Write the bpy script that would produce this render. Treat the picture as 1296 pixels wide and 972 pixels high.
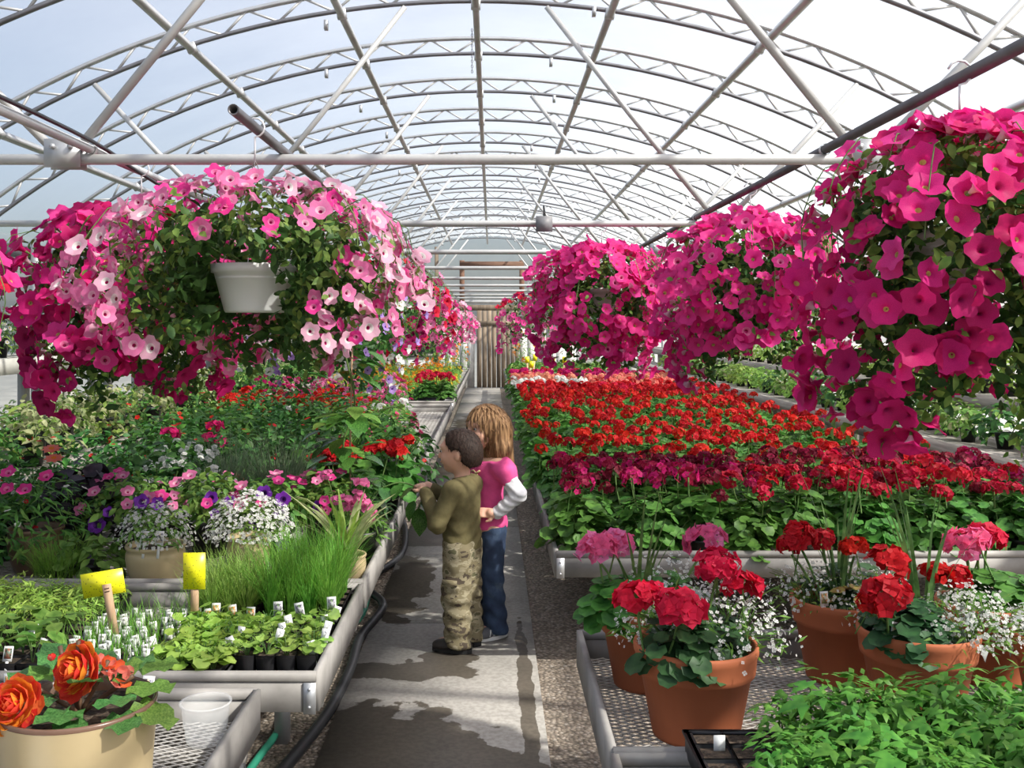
import bpy, math, random
import numpy as np
from mathutils import Vector, Matrix, Euler
random.seed(7); RS = np.random.RandomState(11)
PI = math.pi
S = bpy.context.scene; C = S.collection
for o in list(bpy.data.objects): bpy.data.objects.remove(o)

# ------------------------------------------------------------------ camera
cd = bpy.data.cameras.new('camera'); cam = bpy.data.objects.new('camera', cd); C.objects.link(cam)
cam.location = (0, 0, 1.55); cam.rotation_euler = (PI/2, 0, 0)
cd.sensor_width = 36; cd.lens = 35.0; cd.clip_start = .05; cd.clip_end = 300
cd.shift_x = .0200; cd.shift_y = -.0571
S.camera = cam
# ------------------------------------------------------------------ sky, sun, exposure
w = bpy.data.worlds.new('world'); S.world = w; w.use_nodes = True
wn = w.node_tree.nodes; wl = w.node_tree.links
sky = wn.new('ShaderNodeTexSky'); sky.sky_type = 'NISHITA'; sky.sun_disc = False
sky.sun_elevation = math.radians(48); sky.sun_rotation = math.radians(115); sky.air_density = 1.0; sky.dust_density = 3.5
bg = wn['Background']; bg.inputs[1].default_value = .30
wl.new(sky.outputs[0], bg.inputs[0])
sd = bpy.data.lights.new('sun', 'SUN'); sun = bpy.data.objects.new('sun', sd); C.objects.link(sun)
sd.energy = 14.0; sd.angle = math.radians(1.2); sd.color = (1, .95, .86)
sun_from = Vector((.80, -.42, .86)).normalized()
sun.rotation_euler = sun_from.to_track_quat('Z', 'Y').to_euler(); sun.location = (20, -10, 25)
vs = S.view_settings
vs.view_transform = 'Standard'; vs.look = 'None'; vs.gamma = 1; vs.exposure = -0.85; vs.use_curve_mapping = False
S.cycles.max_bounces = 10; S.cycles.transparent_max_bounces = 24; S.cycles.sample_clamp_indirect = 6

# ------------------------------------------------------------------ helpers: objects
def link(o, parent=None):
    C.objects.link(o)
    if parent is not None: o.parent = parent
    return o
def tag(o, label, cat, group=None):
    o['label'] = label; o['category'] = cat
    if group: o['group'] = group
    return o
def thing(name, label, cat, loc=(0, 0, 0), rz=0, group=None):
    o = bpy.data.objects.new(name, None); o.empty_display_size = .1
    C.objects.link(o); o.location = loc; o.rotation_euler = (0, 0, rz)
    return tag(o, label, cat, group)
def part(name, me, parent, loc=(0, 0, 0), rot=None, scale=None):
    o = bpy.data.objects.new(name, me); link(o, parent); o.location = loc
    if rot is not None: o.rotation_euler = rot
    if scale is not None: o.scale = scale if hasattr(scale, '__len__') else (scale,)*3
    return o
KIDS = {}
def copy_tree(o, parent=None):
    c = o.copy(); C.objects.link(c)
    if parent is not None: c.parent = parent
    for ch in o.children: copy_tree(ch, c)
    return c
def dup(root, loc, rz=0, sc=1, label=None):
    r = copy_tree(root); r.location = loc; r.rotation_euler = (0, 0, rz); r.scale = (sc,)*3
    if label: r['label'] = label
    return r
# ------------------------------------------------------------------ helpers: meshes
def norm(a): return a/np.maximum(np.linalg.norm(a, axis=-1, keepdims=True), 1e-9)
class G:
    def __init__(s): s.v = []; s.f = []; s.n = 0
    def add(s, v, f, m=0):
        v = np.asarray(v, float).reshape(-1, 3); f = np.asarray(f, int)
        s.v.append(v)
        if f.size: s.f.append((f + s.n, m if hasattr(m, '__len__') else np.full(len(f), m)))
        s.n += len(v); return s
    def box(s, x0, x1, y0, y1, z0, z1, m=0):
        v = [(x, y, z) for z in (z0, z1) for y in (y0, y1) for x in (x0, x1)]
        return s.add(v, [(0, 2, 3, 1), (4, 5, 7, 6), (0, 1, 5, 4), (2, 6, 7, 3), (0, 4, 6, 2), (1, 3, 7, 5)], m)
    def bar(s, p, q, wd, ht, m=0, up=(0, 0, 1)):
        p = np.array(p, float); q = np.array(q, float); d = norm(q-p); u = np.array(up, float)
        if abs(np.dot(d, u)) > .98: u = np.array((0, 1., 0))
        a = norm(np.cross(d, u))*wd/2; b = norm(np.cross(a, d))*ht/2
        v = [p-a-b, p+a-b, p+a+b, p-a+b, q-a-b, q+a-b, q+a+b, q-a+b]
        return s.add(v, [(0, 1, 2, 3), (7, 6, 5, 4), (0, 4, 5, 1), (1, 5, 6, 2), (2, 6, 7, 3), (3, 7, 4, 0)], m)
    def tube(s, pts, r, n=6, m=0, cap=True):
        P = np.array(pts, float); k = len(P); r = np.full(k, r) if not hasattr(r, '__len__') else np.array(r)
        T = np.gradient(P, axis=0); T = norm(T); u = np.array((0, 0, 1.)) if abs(T[0][2]) < .9 else np.array((1., 0, 0))
        V = []
        for i in range(k):
            a = norm(np.cross(T[i], u)); b = np.cross(a, T[i]); u = -np.cross(a, T[i]) if False else b
            t = np.arange(n)*2*PI/n
            V.append(P[i] + r[i]*(np.cos(t)[:, None]*a + np.sin(t)[:, None]*b))
        V = np.concatenate(V); F = []
        for i in range(k-1):
            for j in range(n):
                F.append((i*n+j, i*n+(j+1) % n, (i+1)*n+(j+1) % n, (i+1)*n+j))
        s.add(V, F, m)
        if cap and n == 4: s.f.append((np.array([(s.n-1, s.n-2, s.n-3, s.n-4)]), np.array([m])))
        elif cap:
            b0 = s.n-k*n
            F3 = [(b0, b0+j+1, b0+j) for j in range(1, n-1)] + [(s.n-n, s.n-n+j, s.n-n+j+1) for j in range(1, n-1)]
            s.f.append((np.array(F3), np.full(len(F3), m)))
        return s
    def lathe(s, prof, n=24, m=0, c=(0, 0, 0)):
        V = []; F = []
        for (r, z) in prof:
            for j in range(n):
                t = 2*PI*j/n; V.append((c[0]+r*math.cos(t), c[1]+r*math.sin(t), c[2]+z))
        for i in range(len(prof)-1):
            for j in range(n): F.append((i*n+j, i*n+(j+1) % n, (i+1)*n+(j+1) % n, (i+1)*n+j))
        return s.add(V, F, m)
    def disc(s, c, r, n=20, m=0):
        V = [(c[0]+r*math.cos(2*PI*j/n), c[1]+r*math.sin(2*PI*j/n), c[2]) for j in range(n)] + [c]
        return s.add(V, [(n, j, (j+1) % n) for j in range(n)], m)
    def scat(s, tmpl, P, Z, Y, Sz, m=None):
        """copies of a template (verts, faces, mats) at P with normal Z, tip direction Y, size Sz"""
        tv, tf, tm = tmpl; n = len(P)
        if n == 0: return s
        P = np.asarray(P, float); Z = norm(np.asarray(Z, float)); Y = np.asarray(Y, float)
        Y = norm(Y - (Y*Z).sum(1, keepdims=True)*Z + 1e-6); X = np.cross(Y, Z)
        Sz = np.broadcast_to(np.asarray(Sz, float).reshape(-1, 1, 1) if np.ndim(Sz) else np.full((1, 1, 1), Sz), (n, 1, 1))
        V = P[:, None] + Sz*(tv[None, :, 0:1]*X[:, None] + tv[None, :, 1:2]*Y[:, None] + tv[None, :, 2:3]*Z[:, None])
        off = (np.arange(n)*len(tv))[:, None, None]
        base = s.n; s.v.append(V.reshape(-1, 3)); s.n += n*len(tv)
        for f, mm in zip(tf, tm):
            ff = (f[None]+off).reshape(-1, f.shape[1]) + base
            s.f.append((ff, np.tile(mm if m is None else np.full(len(f), m), n)))
        return s
    def mesh(s, name, mats, smooth=False):
        me = bpy.data.meshes.new(name)
        if s.v:
            V = np.concatenate(s.v); me.vertices.add(len(V)); me.vertices.foreach_set('co', V.astype(np.float32).ravel())
            loops = np.concatenate([f.ravel() for f, m in s.f]); cnt = np.concatenate([np.full(len(f), f.shape[1]) for f, m in s.f])
            mi = np.concatenate([m for f, m in s.f])
            me.loops.add(len(loops)); me.loops.foreach_set('vertex_index', loops.astype(np.int32))
            me.polygons.add(len(cnt)); st = np.concatenate(([0], np.cumsum(cnt)[:-1]))
            me.polygons.foreach_set('loop_start', st.astype(np.int32)); me.polygons.foreach_set('loop_total', cnt.astype(np.int32))
            me.polygons.foreach_set('material_index', mi.astype(np.int32))
            if smooth: me.polygons.foreach_set('use_smooth', np.ones(len(cnt), bool))
            me.update(calc_edges=True)
        for mt in (mats if isinstance(mats, (list, tuple)) else [mats]): me.materials.append(M[mt] if isinstance(mt, str) else mt)
        return me
    def build(s, name, mats, parent=None, smooth=False, loc=(0, 0, 0)):
        return part(name, s.mesh(name, mats, smooth), parent, loc)
def stuff(o): o['kind'] = 'stuff'; return o
def struct(o): o['kind'] = 'structure'; return o
def bez(pts, n=8):
    """Catmull-Rom through points"""
    P = [np.array(p, float) for p in pts]; P = [2*P[0]-P[1]] + P + [2*P[-1]-P[-2]]; out = []
    for i in range(1, len(P)-2):
        for k in range(n):
            t = k/n; a, b, c, d = P[i-1:i+3]
            out.append(.5*((2*b)+(-a+c)*t+(2*a-5*b+4*c-d)*t*t+(-a+3*b-3*c+d)*t**3))
    out.append(P[-2]); return out
# ------------------------------------------------------------------ materials
M = {}
class NT:
    def __init__(s, name):
        s.m = bpy.data.materials.new(name); s.m.use_nodes = True; M[name] = s.m
        s.n = s.m.node_tree.nodes; s.l = s.m.node_tree.links
        s.b = s.n['Principled BSDF']; s.out = s.n['Material Output']
    def new(s, t, **kw):
        x = s.n.new('ShaderNode'+t)
        for k, v in kw.items(): setattr(x, k, v)
        return x
    def math(s, op, a, b=None):
        x = s.new('Math', operation=op)
        for i, q in enumerate((a, b)):
            if q is None: continue
            if hasattr(q, 'is_linked') or hasattr(q, 'links'): s.l.new(q, x.inputs[i])
            else: x.inputs[i].default_value = q
        return x.outputs[0]
    def noise(s, scale, detail=3, src='Object', vec=None, rough=.55):
        x = s.new('TexNoise'); x.inputs['Scale'].default_value = scale; x.inputs['Detail'].default_value = detail
        x.inputs['Roughness'].default_value = rough
        if vec is None: vec = s.coord(src)
        s.l.new(vec, x.inputs['Vector']); return x
    def coord(s, src='Object'):
        if src == 'World': return s.new('NewGeometry').outputs['Position']
        return s.new('TexCoord').outputs[src]
    def ramp(s, fac, stops):
        x = s.new('ValToRGB'); e = x.color_ramp.elements
        while len(e) < len(stops): e.new(.5)
        for i, (p, c) in enumerate(stops): e[i].position = p; e[i].color = (*c, 1) if len(c) == 3 else c
        s.l.new(fac, x.inputs[0]); return x.outputs[0]
    def mix(s, fac, a, b, blend='MIX'):
        x = s.new('MixRGB', blend_type=blend)
        for i, q in enumerate((fac, a, b)):
            if hasattr(q, 'links'): s.l.new(q, x.inputs[i])
            else: x.inputs[i].default_value = q if i == 0 else (*q, 1)
        return x.outputs[0]
    def bump(s, h, strength=.3, dist=.01):
        x = s.new('Bump'); x.inputs['Strength'].default_value = strength; x.inputs['Distance'].default_value = dist
        s.l.new(h, x.inputs['Height']); s.l.new(x.outputs[0], s.b.inputs['Normal']); return x
    def col(s, c):
        if hasattr(c, 'links'): s.l.new(c, s.b.inputs['Base Color'])
        else: s.b.inputs['Base Color'].default_value = (*c, 1)
def plain(name, c, rough=.6, metal=0, var=.12, scale=8, src='Object', bump=0):
    t = NT(name); n = t.noise(scale, 4, src)
    a = tuple(min(1, x*(1-var)) for x in c); b = tuple(min(1, x*(1+var)) for x in c)
    t.col(t.ramp(n.outputs['Fac'], [(.3, a), (.7, b)])); t.b.inputs['Roughness'].default_value = rough
    t.b.inputs['Metallic'].default_value = metal
    if bump: t.bump(n.outputs['Fac'], bump, .01)
    return t
def leafy(name, c, trans=.4, rough=.5, hue=.5, var=.35, c2=None, scale=25, sat=1.0, spec=.3, hv=.03):
    """thin plant tissue: diffuse front plus light that passes through; each plant slightly its own tint"""
    t = NT(name); n = t.noise(scale, 2, 'Object')
    c2 = c2 or tuple(min(1, x*1.5) for x in c)
    base = t.ramp(n.outputs['Fac'], [(.35, tuple(x*.8 for x in c)), (.68, c2)])
    hs = t.new('HueSaturation'); t.l.new(base, hs.inputs['Color']); hs.inputs['Saturation'].default_value = sat
    r = t.new('ObjectInfo').outputs['Random']
    t.l.new(t.math('ADD', t.math('MULTIPLY', r, var), 1-var/2), hs.inputs['Value'])
    t.l.new(t.math('ADD', t.math('MULTIPLY', r, hv), hue-hv/2), hs.inputs['Hue'])
    t.l.new(hs.outputs[0], t.b.inputs['Base Color']); t.b.inputs['Roughness'].default_value = rough
    t.b.inputs['Specular IOR Level'].default_value = spec
    tr = t.new('BsdfTranslucent'); t.l.new(hs.outputs[0], tr.inputs['Color'])
    mx = t.new('MixShader'); mx.inputs[0].default_value = trans
    t.l.new(t.b.outputs[0], mx.inputs[1]); t.l.new(tr.outputs[0], mx.inputs[2]); t.l.new(mx.outputs[0], t.out.inputs[0])
    return t
# structure materials
t = NT('film'); n = t.noise(.8, 4, 'World'); n2 = t.noise(.25, 2, 'World')
trp = t.new('BsdfTransparent'); trl = t.new('BsdfTranslucent'); dif = t.new('BsdfDiffuse')
trp.inputs[0].default_value = (.93, .95, .97, 1); trl.inputs[0].default_value = (.90, .92, .96, 1); dif.inputs[0].default_value = (.8, .8, .8, 1)
m1 = t.new('MixShader'); m1.inputs[0].default_value = .12; t.l.new(trl.outputs[0], m1.inputs[1]); t.l.new(dif.outputs[0], m1.inputs[2])
m2 = t.new('MixShader'); t.l.new(t.ramp(n.outputs['Fac'], [(.3, (.32,)*3), (.75, (.40,)*3)]), m2.inputs[0])
t.l.new(trp.outputs[0], m2.inputs[1]); t.l.new(m1.outputs[0], m2.inputs[2]); t.l.new(m2.outputs[0], t.out.inputs[0])
plain('galv', (.52, .53, .54), .42, .55, .12, 6, 'World')
plain('galv_light', (.52, .52, .51), .5, .25, .10, 6, 'World')
plain('steel_dark', (.20, .20, .215), .5, .5, .2, 6, 'World')
plain('pipe_dark', (.13, .125, .13), .4, .5, .2, 10, 'World')
plain('alu', (.29, .275, .255), .65, .1, .28, 7, 'World', .1)
plain('mesh_metal', (.44, .42, .39), .6, .1, .2, 14, 'World')
plain('black_plastic', (.018, .018, .020), .4, 0, .3, 20)
plain('white_plastic', (.78, .78, .76), .38, 0, .06, 5)
plain('white_paint', (.74, .72, .68), .7, 0, .2, 7, 'World')
plain('pinkish', (.72, .42, .46), .7, 0, .1, 3)
plain('shelf_paint', (.42, .41, .37), .75, 0, .2, 4, 'World'); plain('box_grey', (.22, .22, .23), .5, 0, .1)
plain('wire', (.70, .70, .72), .4, .3, .05)
plain('hose_black', (.02, .021, .023), .45, 0, .2, 9, 'World')
plain('hose_green', (.03, .26, .16), .45, 0, .15, 9, 'World')
plain('glass_dark', (.10, .11, .12), .15, 0, .2)
plain('ground', (.34, .33, .28), .95, 0, .4, 2, 'World')
t = NT('soil'); n = t.noise(60, 5); t.col(t.ramp(n.outputs['Fac'], [(.35, (.018, .012, .008)), (.62, (.085, .058, .038)), (.8, (.22, .18, .13))])); t.b.inputs['Roughness'].default_value = .95; t.bump(n.outputs['Fac'], .8, .01)
t = NT('gravel'); v = t.new('TexVoronoi'); v.inputs['Scale'].default_value = 62; p = t.coord('World'); t.l.new(p, v.inputs['Vector'])
n = t.noise(1.2, 4, vec=p); c = t.ramp(v.outputs['Color'], [(.1, (.14, .105, .075)), (.4, (.34, .27, .20)), (.7, (.52, .43, .34)), (.95, (.70, .62, .54))])
d = t.ramp(v.outputs['Distance'], [(.0, (1, 1, 1)), (.5, (.55, .55, .55)), (.75, (.18, .18, .18))]); c = t.mix(1, c, d, 'MULTIPLY')
t.col(t.mix(.35, c, t.ramp(n.outputs['Fac'], [(.3, (.16, .13, .10)), (.7, (.48, .41, .33))]))); t.b.inputs['Roughness'].default_value = .9
t.bump(t.math('SUBTRACT', 1, v.outputs['Distance']), .9, .012)
t = NT('concrete'); p = t.coord('World'); n = t.noise(3, 6, vec=p, rough=.62); n3 = t.noise(45, 3, vec=p); nd = t.noise(5.5, 5, vec=p)
dry = t.ramp(n.outputs['Fac'], [(.28, (.25, .235, .21)), (.5, (.36, .34, .305)), (.72, (.46, .43, .39))])
dry = t.mix(.22, dry, t.ramp(n3.outputs['Fac'], [(.4, (.22, .21, .19)), (.6, (.6, .58, .54))]))
sx = t.new('SeparateXYZ'); t.l.new(p, sx.inputs[0]); cur = None
for (cx, cy, rx, ry) in [(-.42, 3.55, .44, .46), (-.36, 4.42, .30, .13), (-.20, 4.55, .13, .15), (-.50, 5.9, .15, .75), (-.42, 7.35, .34, .5), (.145, 4.1, .035, 1.0), (-.5, 10.5, .3, 1.6), (-.3, 15, .3, 2.0), (-.05, 3.35, .3, .25)]:
    a = t.math('DIVIDE', t.math('SUBTRACT', sx.outputs[0], cx), rx); b = t.math('DIVIDE', t.math('SUBTRACT', sx.outputs[1], cy), ry)
    dd = t.math('ADD', t.math('MULTIPLY', a, a), t.math('MULTIPLY', b, b)); cur = dd if cur is None else t.math('MINIMUM', cur, dd)
wet = t.math('ADD', cur, t.math('MULTIPLY', t.math('SUBTRACT', nd.outputs['Fac'], .5), 3.2))
wf = t.ramp(wet, [(.92, (1, 1, 1)), (1.0, (0, 0, 0))])
t.col(t.mix(wf, dry, t.mix(1, dry, (.30, .27, .23), 'MULTIPLY')))
t.l.new(t.math('SUBTRACT', .85, t.math('MULTIPLY', wf, .25)), t.b.inputs['Roughness']); t.bump(n3.outputs['Fac'], .15, .004)
def wood(name, c, dark, sc=(60, 60, 2.2), rough=.8):
    t = NT(name); mp = t.new('Mapping'); mp.inputs['Scale'].default_value = sc; t.l.new(t.coord('World'), mp.inputs[0])
    n = t.noise(1, 6, vec=mp.outputs[0], rough=.65); n2 = t.noise(2.0, 4, 'World')
    r = t.new('ObjectInfo').outputs['Random']
    cc = t.ramp(n.outputs['Fac'], [(.3, dark), (.62, c)])
    hs = t.new('HueSaturation'); t.l.new(cc, hs.inputs['Color']); t.l.new(t.math('ADD', t.math('MULTIPLY', r, .6), .7), hs.inputs['Value'])
    t.col(t.mix(t.ramp(n2.outputs['Fac'], [(.45, (0, 0, 0)), (.7, (.55,)*3)]), hs.outputs[0], tuple(x*.5 for x in c)))
    t.b.inputs['Roughness'].default_value = rough; t.bump(n.outputs['Fac'], .3, .004)
wood('old_wood', (.36, .28, .20), (.13, .09, .06), (14, 14, .8))
wood('grey_wood', (.40, .37, .33), (.19, .17, .15), (30, 1.2, 30))
wood('brown_wood', (.24, .13, .085), (.10, .05, .03), (1.5, 30, 30))
wood('stake_wood', (.66, .44, .27), (.46, .28, .16), (90, 90, 5))
# ================================================================== THE SETTING
RX = -.10          # ridge line
ZR = 3.61; RB = 6.0; HW = 3.88          # bottom-chord ridge height, chord radius, half width at the eaves
YE = 24.7; Y0 = -2.2; ZE = ZR-(RB-math.sqrt(RB*RB-HW*HW))
def arch(x, up=0): R = RB+up; return ZR-RB+math.sqrt(max(0, R*R-x*x))
g = G().box(-60, 60, -30, 90, -.3, -.06); struct(g.build('ground', 'ground'))
g = G().box(-4.0, 4.0, Y0, YE, -.06, 0); struct(g.build('floor', 'gravel'))
path = struct(thing('path', 'concrete walk', 'path')); del path['label']; del path['category']
y = Y0; k = 0
while y < YE-.3:
    L = 2.44; y1 = min(y+L-.012, YE-.25)
    g = G().box(-.614, .206, y, y1, -.02, .022+.002*(k % 2)); g.build('slab', 'concrete', path); y += L; k += 1
# roof film
g = G(); N = 48; xs = np.linspace(-HW-.03, HW+.03, N+1); V = []; F = []
ys = np.linspace(Y0, YE, 45)
for yy in ys:
    for x in xs: V.append((RX+x, yy, arch(x, .16)))
for i in range(len(ys)-1):
    for j in range(N): F.append((i*(N+1)+j, i*(N+1)+j+1, (i+1)*(N+1)+j+1, (i+1)*(N+1)+j))
struct(g.add(V, F).build('roof_film', 'film', None, True))
ZT = 2.197
for sd_, nm in ((-1, 'wall_left'), (1, 'wall_right')):
    wx = RX+sd_*(HW+.10)
    wl_ = struct(thing(nm, '', '')); del wl_['label']; del wl_['category']
    G().box(wx-.02, wx+.02, Y0, YE, 0, .62).build('knee_board', 'white_paint', wl_)
    G().add([(wx, Y0, .62), (wx, YE, .62), (wx, YE, ZE+.14), (wx, Y0, ZE+.14)], [(0, 1, 2, 3)]).build('side_film', 'film', wl_)
    G().box(wx-.07*(sd_ < 0), wx+.07*(sd_ > 0), Y0, YE, ZE-.05, ZE+.06).build('eave_gutter', 'steel_dark', wl_)
    G().box(wx-.03, wx+.03, Y0, YE, .60, .68).build('sill_rail', 'grey_wood', wl_)
    pm = G().box(-.03, .03, -.03, .03, 0, ZE+.1).mesh('wall_post', 'galv')
    for i in range(23): part('wall_post', pm, wl_, (wx-sd_*.06, 1.46-1.22*3+i*1.22, 0))
# end wall
wb = struct(thing('wall_back', '', '')); del wb['label']; del wb['category']
V = [(RX-HW, YE, 0), (RX+HW, YE, 0)] + [(RX+x, YE, arch(x, .16)) for x in np.linspace(HW, -HW, 33)]
n_ = len(V); bm_f = [tuple(range(n_))]
me = bpy.data.meshes.new('end_film'); me.from_pydata([tuple(v) for v in V], [], bm_f); me.materials.append(M['film']); part('end_film', me, wb)
for x in (-3.1, -2.42, -1.36, 1.3, 2.3, 3.2): G().box(x-.045, x+.045, YE-.1, YE-.01, 0, arch(x-RX, .02)).build('stud', 'white_paint' if x > 0 else 'old_wood', wb)
for x in (-.73, .75): G().box(x-.06, x+.06, YE-.12, YE-.01, 2.06, 3.16).build('vent_post', 'brown_wood', wb)
G().box(-.79, .81, YE-.14, YE-.015, 2.97, 3.13).build('vent_beam', 'brown_wood', wb)
G().box(-1.4, .80, YE-.13, YE-.01, 1.92, 2.06).build('header_board', 'old_wood', wb)
G().box(-3.9, 3.7, YE-.09, YE-.01, ZT-.10, ZT-.02).build('cross_rail', 'galv_light', wb)
for i in range(5): G().box(-1.34+i*.185, -1.16+i*.185, YE-.08, YE-.03, .0, 1.55+.02*(i % 2)).build('white_board', 'white_paint', wb)
for i in range(3): G().box(.70+i*.20, .88+i*.2, YE-.08, YE-.03, .0, 1.62-.02*(i % 2)).build('white_board', 'white_paint', wb)
for i in range(9): G().box(1.36+i*.25, 1.59+i*.25, YE-.07, YE-.03, .0, 1.15).build('white_board', 'white_paint', wb)
for i in range(4): G().box(-2.40+i*.26, -2.15+i*.26, YE-.07, YE-.03, .0, .78).build('white_board', 'white_paint', wb)
G().box(-3.1, -2.45, YE-.08, YE-.03, .4, 1.45).build('pink_panel', 'pinkish', wb)
wi = struct(thing('window_1', '', '', (-1.88, YE-.06, .78))); del wi['label']; del wi['category']
for (a, b, c, d) in ((-.5, .5, 0, .07), (-.5, .5, .33, .40), (-.5, -.43, 0, .4), (.43, .5, 0, .4), (-.03, .03, 0, .4)):
    G().box(a, b, -.05, 0, c, d).build('window_frame', 'grey_wood', wi)
for a in (-.44, .02): G().box(a, a+.42, -.02, -.01, .05, .35).build('pane', 'glass_dark', wi)
dr = struct(thing('door_1', '', '', (0, YE-.13, 0))); del dr['label']; del dr['category']
xw = [-.36, -.23, -.10, .01, .13, .24, .36, .47, .58, .68]
for i in range(len(xw)-1): G().box(xw[i], xw[i+1]-.012, -.03-.006*(i % 3), .02, .02, 1.92-.01*(i % 2)).build('plank', 'old_wood', dr)
G().box(-.36, .68, -.055, -.03, 1.55, 1.66).build('ledge_board', 'old_wood', dr)
G().box(.14, .17, -.07, -.03, .85, 1.02).build('handle', 'steel_dark', dr)

# ------------------------------------------------------------------ roof trusses
def truss_webs():
    ang = math.asin((HW-.06)/RB); n = 46; th = np.linspace(-ang, ang, n+1); P = []
    for i, a in enumerate(th):
        R = RB+(.0 if i % 2 == 0 else .115); P.append((R*math.sin(a), ZR-RB+R*math.cos(a)))
    return P
WP = truss_webs()
def chord_mesh(up, w_, h_, name):
    ang = math.asin(HW/RB); th = np.linspace(-ang, ang, 49); V = []; F = []
    for a in th:
        R = RB+up
        for (dr_, dy) in ((-h_/2, -w_/2), (h_/2, -w_/2), (h_/2, w_/2), (-h_/2, w_/2)):
            V.append(((R+dr_)*math.sin(a), dy, ZR-RB+(R+dr_)*math.cos(a)))
    for i in range(48):
        for j in range(4): F.append((i*4+j, i*4+(j+1) % 4, (i+1)*4+(j+1) % 4, (i+1)*4+j))
    return G().add(V, F).mesh(name, 'steel_dark' if up == 0 else 'galv')
ch0 = chord_mesh(0, .026, .022, 'bottom_chord'); ch1 = chord_mesh(.115, .030, .024, 'top_chord')
web_me = []
for i in range(len(WP)-1):
    a, b = WP[i], WP[i+1]; web_me.append(G().bar((a[0], 0, a[1]), (b[0], 0, b[1]), .013, .013, 0, (0, 1, 0)).mesh('web_brace', 'galv_light'))
gw = G()
for i in range(len(WP)-1):
    a, b = WP[i], WP[i+1]; gw.bar((a[0], 0, a[1]), (b[0], 0, b[1]), .012, .012, 0, (0, 1, 0))
web_all = gw.mesh('web_lattice', 'galv_light')
tie_me = G().tube([(-HW-.02, 0, ZT), (0, 0, ZT), (HW+.02, 0, ZT)], .021, 12).mesh('tie_bar', 'galv_light', True)
ND = 1.56
def strut(x0, x1):
    z1 = arch(x1)-.02; return G().tube([(x0, -.0, ZT+.03), ((x0+x1)/2, 0, (ZT+z1)/2), (x1, 0, z1)], .0175, 10).mesh('strut', 'galv_light', True)
st_me = [strut(s*(ND+d*.04), s*x1) for s in (-1, 1) for d, x1 in ((-1, .45), (1, 2.42))]
gus = G().box(-.07, .07, -.034, -.028, -.035, .075).box(-.07, .07, .028, .034, -.035, .075)
for q in (-.035, .035): gus.tube([(q, -.045, .045), (q, -.034, .045)], .011, 8)
gus_me = gus.mesh('gusset_plate', 'galv')
br_me = G().box(-.012, .012, -.02, .02, -.06, 0).mesh('hanger_tab', 'galv')
ORD = ['nearest']+['second', 'third', 'fourth', 'fifth', 'sixth', 'seventh', 'eighth', 'ninth', 'tenth', 'eleventh', 'twelfth', 'thirteenth', 'fourteenth', 'fifteenth', 'sixteenth', 'seventeenth', 'eighteenth', 'nineteenth', 'twentieth']+['%dth' % k if k % 10 not in (1, 2, 3) else '%d%s' % (k, {1: 'st', 2: 'nd', 3: 'rd'}[k % 10]) for k in range(21, 80)]
yt = 3.88; YA = []
for i in range(-3, 17):
    ya = yt+1.22*i
    if ya > YE-.15: break
    tied = (i % 2 == 0)
    lab = 'curved lattice truss with tie bar and V struts, %s from the end wall' % ORD[(16-i)//2] if tied else 'curved lattice truss without tie bar, %s from the end wall' % ORD[(15-i)//2]
    tr_ = thing('roof_truss', lab, 'roof truss', (RX, ya, 0), 0, 'arched roof trusses')
    part('bottom_chord', ch0, tr_); part('top_chord', ch1, tr_); YA.append(ya)
    if 0 <= i <= 7:
        for wm in web_me: part('web_brace', wm, tr_)
    else: stuff(part('web_lattice', web_all, tr_))
    for x in (-1.15, .55): part('hanger_tab', br_me, tr_, (x+.1*(i % 3), 0, arch(x)-.012))
    if tied:
        part('tie_bar', tie_me, tr_)
        for sm in st_me: part('strut', sm, tr_)
        for s in (-1, 1): part('gusset_plate', gus_me, tr_, (s*ND, 0, ZT))
# purlins along the house
nm_ = {0: 'ridge purlin running along the top of the roof', .85: 'steel purlin just beside the ridge', 1.80: 'steel purlin halfway down the roof slope', 3.02: 'steel purlin low on the roof slope by the eave'}
for a, lb in nm_.items():
    for s in ((1,) if a == 0 else (-1, 1)):
        x = s*a; z = arch(x)-.030
        o = thing('purlin', lb if a == 0 else lb+(' on the white shelf side' if s < 0 else ' on the timber staging side'), 'purlin', (RX+x, 0, z), 0, 'roof purlins' if a else None)
        q = G().box(-.021, .021, Y0, YE-.02, -.018, .018).build('rail', 'galv', o); q.rotation_euler = (0, math.asin(x/RB), 0)
        cl = G().box(-.03, .03, -.02, .02, -.022, .04).mesh('clip', 'galv')
        for ya in YA[3:11]: part('clip', cl, o, (0, ya, 0), (0, math.asin(x/RB), 0))
ZP = ZT+.021+.018
o = thing('hanger_pipe', 'dark round pipe with an open end, lying on the tie bars above the white basket', 'pipe', (-.82, 3.16, ZP))
g = G().tube([(0, 0, 0), (0, 10, 0), (0, YE-.2-3.16, 0)], .018, 14, 0, False); g.build('pipe_wall', 'pipe_dark', o, True)
G().lathe([(.018, 0), (.0135, 0), (.0135, .25), (.0005, .25)], 14).build('open_end', 'pipe_dark', o).rotation_euler = (-PI/2, 0, 0)
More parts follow.
